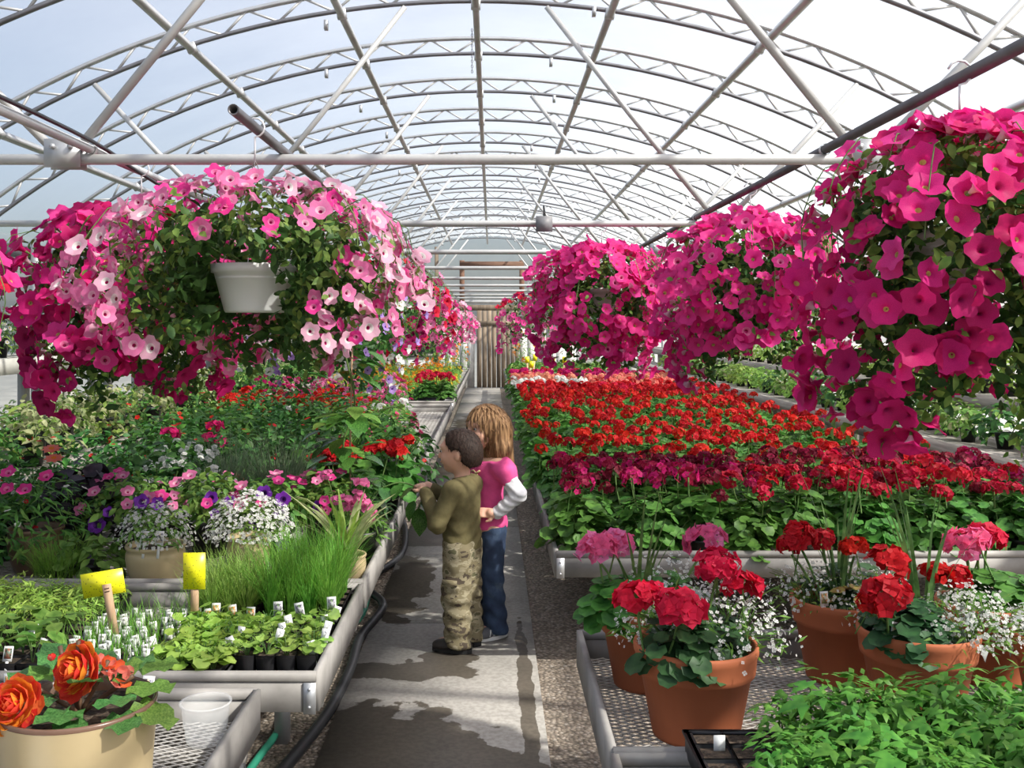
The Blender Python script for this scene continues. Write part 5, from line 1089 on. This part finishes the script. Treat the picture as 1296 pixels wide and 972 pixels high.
# ================================================================== THE TWO CHILDREN
class SDF:
    """signed distance grid of smoothly joined tapered limbs, meshed as one continuous skin"""
    def __init__(s, lo, hi, h=.005):
        s.lo = np.array(lo, float); s.h = h; s.n = (np.ceil((np.array(hi)-s.lo)/h)).astype(int)+1
        s.ax = [s.lo[i]+h*np.arange(s.n[i]) for i in range(3)]; s.D = np.full(s.n, 1.0)
    def sl(s, bmin, bmax, pad):
        a = np.clip(((np.array(bmin)-pad-s.lo)/s.h).astype(int), 0, s.n); b = np.clip(((np.array(bmax)+pad-s.lo)/s.h).astype(int)+2, 0, s.n)
        w_ = tuple(slice(a[i], b[i]) for i in range(3)); X = s.ax[0][w_[0]][:, None, None]; Y = s.ax[1][w_[1]][None, :, None]; Z = s.ax[2][w_[2]][None, None, :]
        return w_, X, Y, Z
    def un(s, w_, d, k):
        D = s.D[w_]
        if k <= 0: s.D[w_] = np.minimum(D, d); return
        h = np.maximum(k-np.abs(D-d), 0)/k; s.D[w_] = np.minimum(D, d)-h*h*k*.25
    def cone(s, a, b, ra, rb, k=.02):
        a = np.array(a, float); b = np.array(b, float); r = max(ra, rb); w_, X, Y, Z = s.sl(np.minimum(a, b)-r, np.maximum(a, b)+r, k+.02)
        ab = b-a; L = max((ab**2).sum(), 1e-9); t = np.clip(((X-a[0])*ab[0]+(Y-a[1])*ab[1]+(Z-a[2])*ab[2])/L, 0, 1)
        d = np.sqrt((X-a[0]-t*ab[0])**2+(Y-a[1]-t*ab[1])**2+(Z-a[2]-t*ab[2])**2)-(ra+t*(rb-ra)); s.un(w_, d, k); return s
    def ell(s, c, r, k=.02, rz=0):
        c = np.array(c, float); r = np.array(r, float); R = r.max(); w_, X, Y, Z = s.sl(c-R, c+R, k+.02); x, y, z = X-c[0], Y-c[1], Z-c[2]
        if rz: x, y = x*math.cos(rz)+y*math.sin(rz), -x*math.sin(rz)+y*math.cos(rz)
        q = np.sqrt((x/r[0])**2+(y/r[1])**2+(z/r[2])**2); q2 = np.sqrt((x/r[0]**2)**2+(y/r[1]**2)**2+(z/r[2]**2)**2)+1e-9
        s.un(w_, q*(q-1)/q2, k); return s
    def chain(s, pts, rr, k=.02):
        for i in range(len(pts)-1): s.cone(pts[i], pts[i+1], rr[i], rr[i+1], k)
        return s
    def cut(s, n, c):
        n = norm(np.array(n, float)); X = s.ax[0][:, None, None]; Y = s.ax[1][None, :, None]; Z = s.ax[2][None, None, :]
        s.D = np.maximum(s.D, (X-c[0])*n[0]+(Y-c[1])*n[1]+(Z-c[2])*n[2]); return s
    def warp(s, f):
        X = s.ax[0][:, None, None]; Y = s.ax[1][None, :, None]; Z = s.ax[2][None, None, :]; s.D = s.D+f(X, Y, Z); return s
    def front(s, x, z, y0=-.25):
        i = int(round((x-s.lo[0])/s.h)); k = int(round((z-s.lo[2])/s.h)); col = s.D[i, :, k]; j = np.argmax(col < 0); return s.ax[1][j]-s.h*.5
    def build(s, name, mat, parent):
        D = s.D; I = D < 0; c = [(a, b, d) for a in (0, 1) for b in (0, 1) for d in (0, 1)]; n = np.array(D.shape)-1
        def cor(A, q): return A[q[0]:q[0]+n[0], q[1]:q[1]+n[1], q[2]:q[2]+n[2]]
        cnt = sum(cor(I, q).astype(np.int8) for q in c); mask = (cnt > 0) & (cnt < 8); ids = np.full(mask.shape, -1); idx = np.argwhere(mask); ids[mask] = np.arange(len(idx))
        acc = np.zeros((len(idx), 3)); num = np.zeros(len(idx)); vals = {q: cor(D, q)[mask] for q in c}
        for q in c:
            for ax in range(3):
                if q[ax]: continue
                p = list(q); p[ax] = 1; p = tuple(p); a, b = vals[q], vals[p]; m = (a < 0) != (b < 0); t = np.where(m, a/(a-b+1e-12), 0)
                pos = np.array(q, float)[None].repeat(len(idx), 0); pos[:, ax] += t; acc[m] += pos[m]; num[m] += 1
        V = s.lo+s.h*(idx+acc/num[:, None]); F = []
        for ax in range(3):
            o1, o2 = [i for i in range(3) if i != ax]; A = [slice(None)]*3; B = [slice(None)]*3; A[ax] = slice(0, -1); B[ax] = slice(1, None)
            a, b = I[tuple(A)], I[tuple(B)]; e = np.argwhere(a != b); e = e[(e[:, o1] > 0) & (e[:, o2] > 0) & (e[:, o1] < n[o1]) & (e[:, o2] < n[o2])]
            ina = I[tuple(e.T)]; q = []
            for (d1, d2) in ((-1, -1), (0, -1), (0, 0), (-1, 0)):
                f = e.copy(); f[:, o1] += d1; f[:, o2] += d2; q.append(ids[tuple(f.T)])
            q = np.stack(q, 1); flip = ina if ax != 1 else ~ina; q[~flip] = q[~flip][:, ::-1]; F.append(q)
        F = np.concatenate(F); F = F[(F >= 0).all(1)]
        return G().add(V, F).build(name, mat, parent, True)
t = plain('skin', (.70, .40, .28), .5, 0, .05, 20); t.b.inputs['Subsurface Weight'].default_value = .12; t.b.inputs['Subsurface Radius'].default_value = (.01, .004, .002)
def cloth(name, c, rough=.85, sc=30, bs=.25, stops=None, wv=700):
    t = NT(name); n = t.noise(sc, 4); n2 = t.noise(wv, 2)
    t.col(t.ramp(n.outputs['Fac'], stops or [(.3, tuple(x*.8 for x in c)), (.7, tuple(min(1, x*1.15) for x in c))])); t.b.inputs['Roughness'].default_value = rough; t.b.inputs['Specular IOR Level'].default_value = .2
    t.bump(t.math('ADD', n.outputs['Fac'], t.math('MULTIPLY', n2.outputs['Fac'], .15)), bs, .01); return t
cloth('olive_knit', (.135, .115, .052)); cloth('pink_jersey', (.78, .10, .30), sc=14); cloth('white_knit', (.80, .80, .82), sc=20)
t = NT('camo'); mp = t.new('Mapping'); mp.inputs['Scale'].default_value = (1, 1, 1.9); t.l.new(t.coord('Object'), mp.inputs[0]); n = t.noise(14, 3, vec=mp.outputs[0], rough=.5); n2 = t.noise(22, 2, vec=mp.outputs[0])
c = t.ramp(n.outputs['Fac'], [(0, (.065, .048, .032)), (.40, (.065, .048, .032)), (.41, (.19, .16, .09)), (.53, (.19, .16, .09)), (.54, (.31, .275, .18)), (.62, (.31, .275, .18)), (.63, (.105, .10, .05))])
c = t.mix(t.ramp(n2.outputs['Fac'], [(.58, (0, 0, 0)), (.60, (1, 1, 1))]), c, (.26, .225, .14)); t.col(c); t.b.inputs['Roughness'].default_value = .9
t = NT('denim'); n = t.noise(10, 5); n2 = t.noise(300, 2); t.col(t.ramp(n.outputs['Fac'], [(.3, (.012, .022, .055)), (.55, (.03, .055, .11)), (.75, (.10, .15, .22))])); t.b.inputs['Roughness'].default_value = .9; t.bump(t.math('ADD', n.outputs['Fac'], t.math('MULTIPLY', n2.outputs['Fac'], .2)), .5, .012)
def hairmat(name, a, b, sc):
    t = NT(name); mp = t.new('Mapping'); mp.inputs['Scale'].default_value = sc; t.l.new(t.coord('Object'), mp.inputs[0]); n = t.noise(1, 5, vec=mp.outputs[0], rough=.6)
    t.col(t.ramp(n.outputs['Fac'], [(.32, a), (.68, b)])); t.b.inputs['Roughness'].default_value = .6; t.b.inputs['Specular IOR Level'].default_value = .25; t.bump(n.outputs['Fac'], .5, .006)
hairmat('hair_dark', (.014, .008, .006), (.045, .026, .018), (160, 160, 60)); hairmat('hair_brown', (.10, .045, .02), (.42, .25, .12), (130, 130, 9))
plain('boot', (.030, .024, .022), .5, 0, .2); plain('sole_dark', (.02, .02, .02), .7); plain('sneaker', (.10, .10, .11), .6, 0, .2, 30); plain('sole_white', (.72, .72, .70), .6); plain('eye_white', (.8, .8, .8), .2); plain('iris', (.03, .02, .015), .2); plain('lip', (.55, .22, .18), .45); plain('gold', (.55, .42, .22), .5)
def fingers(s, wrist, palm_dir, up, side, L=.052, curl=.6, r=.0068):
    """palm, four unequal bent fingers and a thumb leaving the side of the palm"""
    w_ = np.array(wrist, float); d = norm(np.array(palm_dir, float)); u = np.array(up, float); u = norm(u-np.dot(u, d)*d); v = np.cross(d, u)*side
    pc = w_+d*.030; s.cone(w_, w_+d*.028, .019, .021, .012); s.ell(pc, (.022, .022, .020), .012); kn = w_+d*.046
    for i, (off, l) in enumerate(((-.018, .92), (-.006, 1.05), (.006, 1.0), (.018, .80))):
        p0 = kn+v*off; d1 = norm(d*math.cos(curl*.5)-u*math.sin(curl*.5)); d2 = norm(d*math.cos(curl*1.2)-u*math.sin(curl*1.2)); d3 = norm(d*math.cos(curl*1.9)-u*math.sin(curl*1.9))
        p1 = p0+d1*L*l*.42; p2 = p1+d2*L*l*.33; p3 = p2+d3*L*l*.25; s.chain([p0-d*.01, p1, p2, p3], [r*1.08, r, r*.93, r*.8], .004)
    t0 = w_+d*.018-v*.018; t1 = t0+norm(d*.6-v*.8-u*.1)*.020; t2 = t1+norm(d*.9-v*.3-u*.3)*.020; s.chain([t0, t1, t2], [r*1.25, r*1.1, r*.9], .005)
def head(s, c, sx=1.0, rz=0):
    c = np.array(c, float); ca, sa = math.cos(rz), math.sin(rz)
    def P(x, y, z): return c+np.array((x*ca-y*sa, x*sa+y*ca, z))*sx
    s.ell(c+np.array((0, 0, .012))*sx, np.array((.074, .092, .088))*sx, .02, rz); s.ell(P(0, -.022, -.038), np.array((.058, .064, .056))*sx, .03, rz); s.ell(P(0, -.055, -.078), np.array((.026, .022, .018))*sx, .025, rz)
    for q in (-1, 1):
        s.ell(P(q*.034, -.062, -.030), np.array((.022, .020, .020))*sx, .02, rz); s.ell(P(q*.072, .008, -.012), np.array((.008, .016, .024))*sx, .006, rz); s.ell(P(q*.076, .014, -.004), np.array((.006, .013, .016))*sx, .004, rz)
    s.cone(P(0, -.088, .004), P(0, -.102, -.024), .008*sx, .0115*sx, .012); s.ell(P(0, -.086, -.048), np.array((.022, .010, .006))*sx, .006, rz); s.ell(P(0, -.084, -.057), np.array((.018, .010, .006))*sx, .006, rz); s.ell(P(0, -.074, .024), np.array((.05, .018, .010))*sx, .02, rz)
    return P
def face(par, P, sx, brow):
    for q in (-1, 1):
        e = P(q*.030, -.077, .002); G().lathe([(.0005, -.0125), (.0085, -.009), (.0125, 0), (.0085, .009), (.0005, .0125)], 14).build('eye', 'eye_white', par, True, e).scale = (sx*.85,)*3
        e2 = P(q*.031, -.0875, .002); G().lathe([(.0005, -.006), (.0045, -.003), (.006, 0), (.0045, .003), (.0005, .006)], 12).build('iris', 'iris', par, True, e2).scale = (sx*.8,)*3
        G().tube([P(q*.014, -.089, .020), P(q*.030, -.088, .025), P(q*.048, -.076, .020)], .0028*sx, 6).build('eyebrow', brow, par, True)
    G().tube([P(-.020, -.091, -.052), P(-.008, -.0965, -.050), P(.008, -.0965, -.050), P(.020, -.091, -.052)], [.001, .004*sx, .004*sx, .001], 6).build('lips', 'lip', par, True)
L_HAIR = T([(-.045, 0, 0), (.045, 0, 0), (.05, .5, .03), (-.05, .5, .03), (0, 1, 0)], ([(0, 1, 2, 3)], 0), ([(3, 2, 4)], 0))
def strands(o, n, L, flow, mat, seed, jit=.35):
    """locks of hair lying along the hair surface"""
    rs = np.random.RandomState(seed); me = o.data; k = len(me.polygons); c = np.zeros(k*3); nn = np.zeros(k*3); me.polygons.foreach_get('center', c); me.polygons.foreach_get('normal', nn); c = c.reshape(-1, 3); nn = nn.reshape(-1, 3)
    cen = c.mean(0); nn = np.where(((c-cen)*nn).sum(1, keepdims=True) < 0, -nn, nn); i = rs.choice(k, n); fl = np.array(flow, float)+jit*rs.normal(size=(n, 3)); P = c[i]-.0005*nn[i]
    stuff(G().scat(L_HAIR, P, nn[i]+.12*fl, fl, L*(.6+.6*rs.rand(n))).build('strands', mat, o))
def shoe(par, x, y, z0, ang, L, mat, sole, name='shoe', stripe=None):
    s_ = thing(name, '', '', (x, y, z0), ang); s_.parent = par; del s_['label']; del s_['category']
    d = SDF((-.06, -.15, -.01), (.06, .10, .10), .005).ell((0, -.075, .028), (.036, .052, .026), .02).ell((0, .025, .034), (.031, .042, .034), .03).cone((0, -.05, .034), (0, .02, .062), .026, .032, .02).cut((0, 0, -1), (0, 0, .014)); d.build('upper', mat, s_)
    n = 28; pts = [((.034+.004*math.sin(t_))*math.cos(t_), -.030+.098*math.sin(t_)*1.0) for t_ in np.linspace(0, 2*PI, n, endpoint=False)]
    V = [(a, b_, 0) for a, b_ in pts]+[(a*1.02, b_*1.0, .018) for a, b_ in pts]; g = G().add(V, [(i, (i+1) % n, n+(i+1) % n, n+i) for i in range(n)]); g.disc((0, -.03, 0), .001, 3)
    me = bpy.data.meshes.new('sole'); me.from_pydata(V, [], [(i, (i+1) % n, n+(i+1) % n, n+i) for i in range(n)]+[tuple(range(n))[::-1], tuple(range(n, 2*n))]); me.materials.append(M[sole]); part('sole', me, s_)
    if stripe:
        for q in (-1, 1):
            for yy in (-.06, -.035, -.01): G().bar((q*.034, yy, .022), (q*.027, yy+.012, .052), .006, .008).build('stripe', stripe, s_)
    return s_
# ---- boy: faces the bench and a little away, both hands raised in front holding a vine leaf
boy = thing('person', 'small child in an olive sweater and camouflage trousers holding a leaf with both hands', 'person', (-.140, 4.72, .024), math.radians(-114))
LO, HI = (-.26, -.30, 0), (.26, .20, 1.05)
sh, el, wr = (.112, .005, .760), (.150, -.055, .608), (.060, -.165, .735)
shr, elr, wrr = (-.112, .005, .760), (-.150, -.065, .610), (-.040, -.175, .735)
s = SDF(LO, HI, .005); s.ell((0, .0, .50), (.088, .072, .07), .03).ell((0, 0, .60), (.085, .070, .09), .04).ell((0, .0, .70), (.100, .074, .09), .04).cone((-.095, .004, .758), (.095, .004, .758), .042, .042, .04).cone((0, .008, .77), (0, -.004, .87), .040, .036, .02)
for q in (-1, 1): s.chain([(q*.048, 0, .49), (q*.055, -.008, .27), (q*.055, .01, .06)], [.062, .045, .032], .03).cone((q*.055, .012, .055), (q*.06, -.08, .03), .028, .022, .02)
for a, b_, c in ((sh, el, wr), (shr, elr, wrr)): s.chain([a, b_, c], [.036, .029, .021], .015)
fingers(s, wr, (-.45, -.75, .50), (.0, -.4, 1), 1, .05, .75); fingers(s, wrr, (.35, -.85, .40), (0, -.4, 1), -1, .05, .75)
PB = head(s, (0, -.008, .928), 1.0, .12); s.build('body', 'skin', boy)
face(boy, PB, 1.0, 'hair_dark')
h_ = SDF((-.12, -.13, .80), (.12, .13, 1.06), .004); h_.ell((0, -.004, .947), (.083, .100, .092), .02, .12).ell((0, .035, .905), (.070, .066, .070), .03, .12)
h_.cut((0, -.85, -.42), (0, -.060, .985)).cut((0, -.80, -.80), (0, .012, .905)).cut((0, .35, -1), (0, .07, .862))
for q in (-1, 1):
    ec = PB(q*.078, .004, -.014); X = h_.ax[0][:, None, None]; Y = h_.ax[1][None, :, None]; Z = h_.ax[2][None, None, :]; h_.D = np.maximum(h_.D, .029-np.sqrt((X-ec[0])**2+(Y-ec[1])**2*1.0+(Z-ec[2])**2*.8))
h_.warp(lambda X, Y, Z: .0016*np.sin(X*330+Z*120)*np.sin(Y*310-Z*90)+.0*X); strands(h_.build('hair', 'hair_dark', boy), 2600, .020, (0, .5, -.6), 'hair_dark', 3)
s = SDF(LO, HI, .005); s.ell((0, .0, .505), (.106, .090, .09), .03).ell((0, 0, .60), (.100, .084, .10), .04).ell((0, .0, .70), (.110, .084, .09), .04).cone((-.098, .004, .756), (.098, .004, .756), .049, .049, .04).cone((0, .006, .78), (0, 0, .805), .046, .044, .02)
for a, b_, c in ((sh, el, wr), (shr, elr, wrr)): s.chain([a, b_, tuple(np.array(c)*.97+np.array(b_)*.03)], [.047, .041, .031], .02)
s.cut((0, 0, -1), (0, 0, .478)).cut((0, -.25, 1), (0, 0, .812))
s.warp(lambda X, Y, Z: .0035*np.sin(Z*95+X*60+np.sin(Y*40)*1.5)*np.clip((.70-Z)*6, 0.15, 1)); s.build('sweater', 'olive_knit', boy)
rb = G().lathe([(.104, .478), (.107, .485), (.107, .505), (.103, .512)], 28); V = rb.v[0]; V[:, 1] *= .84; rb.build('hem_band', 'olive_knit', boy, True)
s = SDF((-.16, -.16, 0), (.16, .14, .56), .005); s.ell((0, .004, .50), (.096, .082, .05), .03)
for q in (-1, 1):
    s.chain([(q*.046, .004, .47), (q*.058, -.002, .27), (q*.062, .012, .05)], [.075, .066, .064], .03); s.ell((q*.118, .0, .30), (.018, .042, .052), .012)
s.cut((0, 0, 1), (0, 0, .53)).cut((0, 0, -1), (0, 0, .022)); s.warp(lambda X, Y, Z: .0050*np.sin(Z*88+np.sin(X*55)*1.2+Y*35)*np.clip((.36-Z)*5+.35, .3, 1)); s.build('camouflage_trousers', 'camo', boy)
for q in (-1, 1): G().box(-.006, .006, -.036, .036, -.014, .014).build('pocket_flap', 'camo', boy, False, (q*.134, .0, .335))
shoe(boy, .066, .012, .0, .15, .17, 'boot', 'sole_dark'); shoe(boy, -.066, .005, .0, -.12, .17, 'boot', 'sole_dark')
# ---- girl: half turned to the camera, left hand on her hip
girl = thing('person', 'child in pink printed top, white sleeves and jeans with one hand on the hip', 'person', (-.022, 4.92, .024), math.radians(-60))
LO, HI = (-.26, -.28, 0), (.30, .22, 1.16)
sh, el, wr = (.120, .012, .845), (.198, .060, .715), (.128, -.020, .620)
shr, elr, wrr = (-.120, .01, .845), (-.165, .01, .70), (-.150, -.07, .58)
s = SDF(LO, HI, .005); s.ell((0, .0, .555), (.090, .074, .07), .03).ell((0, 0, .665), (.078, .066, .10), .04).ell((0, .0, .78), (.098, .072, .09), .04).cone((-.10, .006, .842), (.10, .006, .842), .040, .040, .04).cone((0, .01, .85), (0, 0, .95), .037, .034, .02)
for q in (-1, 1): s.chain([(q*.048, 0, .54), (q*.052, -.01, .30), (q*.055, .01, .06)], [.064, .046, .032], .03).cone((q*.055, .012, .055), (q*.06, -.08, .03), .028, .022, .02)
for a, b_, c in ((sh, el, wr), (shr, elr, wrr)): s.chain([a, b_, c], [.034, .028, .020], .015)
fingers(s, wr, (-.35, -.93, .10), (.80, -.25, .35), 1, .062, .18); fingers(s, wrr, (.05, -.35, -.93), (-1, 0, 0), -1, .052, .4)
HR = .10; PG = head(s, (0, -.008, 1.020), 1.03, HR); s.build('body', 'skin', girl); face(girl, PG, 1.03, 'hair_brown')
h_ = SDF((-.15, -.15, .74), (.15, .16, 1.16), .005); h_.ell((0, .0, 1.040), (.090, .107, .100), .02, HR); h_.cone((0, .045, 1.0), (.0, .055, .84), .085, .085, .05)
for q in (-1, 1): h_.chain([tuple(PG(q*.070, .022, .02)), tuple(PG(q*.080, .035, -.09)), tuple(PG(q*.085, .05, -.18))], [.036, .038, .026], .03)
a_ = HR; fx, fy = math.sin(a_)*1.0, -math.cos(a_)
X = h_.ax[0][:, None, None]; Y = h_.ax[1][None, :, None]; Z = h_.ax[2][None, None, :]; fwd = X*fx+(Y+.008)*fy; sidx = X*math.cos(a_)+(Y+.008)*math.sin(a_)
hole = np.maximum(np.maximum(np.abs(sidx)-.064+.45*np.clip(Z-1.02, 0, 1), .030-fwd), Z-1.060); h_.D = np.maximum(h_.D, -hole)
h_.warp(lambda X, Y, Z: .0035*np.sin(np.arctan2(Y, X)*26+Z*14)+.0*Z); h_.D = np.maximum(h_.D, (.825+.02*np.sin(X*90)-Z)); strands(h_.build('hair', 'hair_brown', girl), 2600, .055, (0, .05, -1), 'hair_brown', 4, .07)
s = SDF(LO, HI, .005); s.ell((0, .0, .56), (.112, .096, .10), .03).ell((0, 0, .665), (.093, .080, .10), .04).ell((0, .0, .78), (.108, .082, .09), .04).cone((-.10, .006, .838), (.10, .006, .838), .047, .047, .04).cone((0, .006, .86), (0, 0, .88), .05, .046, .02)
for a, b_ in ((sh, el), (shr, elr)): a = np.array(a); b_ = np.array(b_); s.cone(a+(b_-a)*.0, a+(b_-a)*.42, .052, .046, .02); s.ell(a+(b_-a)*.22+np.array((0, 0, .01)), (.056, .056, .046), .02)
s.cut((0, 0, -1), (0, 0, .535)).cut((0, -.35, 1), (0, 0, .876)); s.warp(lambda X, Y, Z: .003*np.sin(Z*70+X*80+np.sin(Y*50))*np.clip((.72-Z)*5+.3, .25, 1)); top = s; s.build('pink_top', 'pink_jersey', girl)
s = SDF(LO, HI, .005)
for a, b_, c in ((sh, el, wr), (shr, elr, wrr)): a = np.array(a); b_ = np.array(b_); c = np.array(c); s.chain([a+(b_-a)*.25, b_, c*.96+b_*.04], [.041, .038, .030], .015)
s.warp(lambda X, Y, Z: .0025*np.sin((Z*1.0+X*.8)*150)); s.build('white_sleeves', 'white_knit', girl)
s = SDF((-.16, -.16, 0), (.16, .14, .62), .005); s.ell((0, .004, .555), (.095, .080, .05), .03)
for q in (-1, 1): s.chain([(q*.047, .004, .52), (q*.055, -.006, .30), (q*.062, .014, .045)], [.070, .055, .060], .025)
s.cut((0, 0, 1), (0, 0, .585)).cut((0, 0, -1), (0, 0, .022)); s.warp(lambda X, Y, Z: .0042*np.sin(Z*80+np.sin(X*60)*1.2+Y*40)*np.clip((.36-Z)*5+.3, .25, 1)); s.build('jeans', 'denim', girl)
shoe(girl, .064, .012, .0, .1, .18, 'sneaker', 'sole_white', 'sneaker', 'sole_white'); shoe(girl, -.064, .005, .0, -.1, .18, 'sneaker', 'sole_white', 'sneaker', 'sole_white')
g = G()
def pl(pts, r=.0022): g.tube([(x, top.front(x, z)-.002, z) for x, z in pts], r, 5)
pl([(.02+.006*math.sin(k*.9), .62+.012*k) for k in range(9)]); pl([(.02+.028*math.sin(t_), .755+.035*math.cos(t_)) for t_ in np.linspace(0, 5.2, 14)]); pl([(.0+.016*math.sin(t_), .775+.018*math.cos(t_)) for t_ in np.linspace(0, 5.6, 10)]); pl([(.03+.012*math.sin(t_), .72+.014*math.cos(t_)) for t_ in np.linspace(1, 6, 9)])
for (x, z) in ((.005, .76), (.018, .742), (.03, .73), (.012, .715), (.028, .70), (.016, .79)): g.lathe([(.0005, -.003), (.006, 0), (.0005, .003)], 8, 0, (x, top.front(x, z), z))
g.build('vine_print', 'white_paint', girl, True); g = G(); pl([(-.02, .81), (0, .815), (.03, .805), (.05, .82)], .005); pl([(-.01, .80), (.02, .795), (.04, .80)], .004); g.build('gold_print', 'gold', girl, True)
# vine pulled over the bench edge by the boy
v = thing('vine_plant', 'vine with big dark leaves reaching over the bench edge into the small child\'s hands', 'potted plant', (-.64, 4.80, ZD)); part('nursery_pot', NURS, v)
pts = bez([(0, 0, .08), (.06, .0, .26), (.18, -.01, .33), (.27, -.01, .315), (.315, -.02, .28), (.29, -.03, .21)], 5); G().tube(pts, .004, 6).build('stem', 'stem', v, True)
for (dx, dy, dz, d, s_) in ((.29, -.03, .215, (.1, -.2, -1), .13), (.27, -.03, .25, (-.3, -.3, -.9), .10), (.30, -.02, .24, (.5, -.2, -.7), .10), (.26, -.01, .31, (-.6, -.3, -.5), .08), (.20, -.01, .325, (-.3, -.6, -.6), .09), (.12, 0, .31, (.2, -.7, -.5), .09), (.07, 0, .27, (-.5, -.5, .2), .09), (.03, 0, .2, (.6, -.6, .2), .09), (.0, 0, .14, (-.7, -.3, .2), .08)):
    part('leaf', LM[0] if s_ > .085 else LM[2], v, (dx, dy, dz), Vector(d).to_track_quat('Y', 'Z').to_euler(), s_)
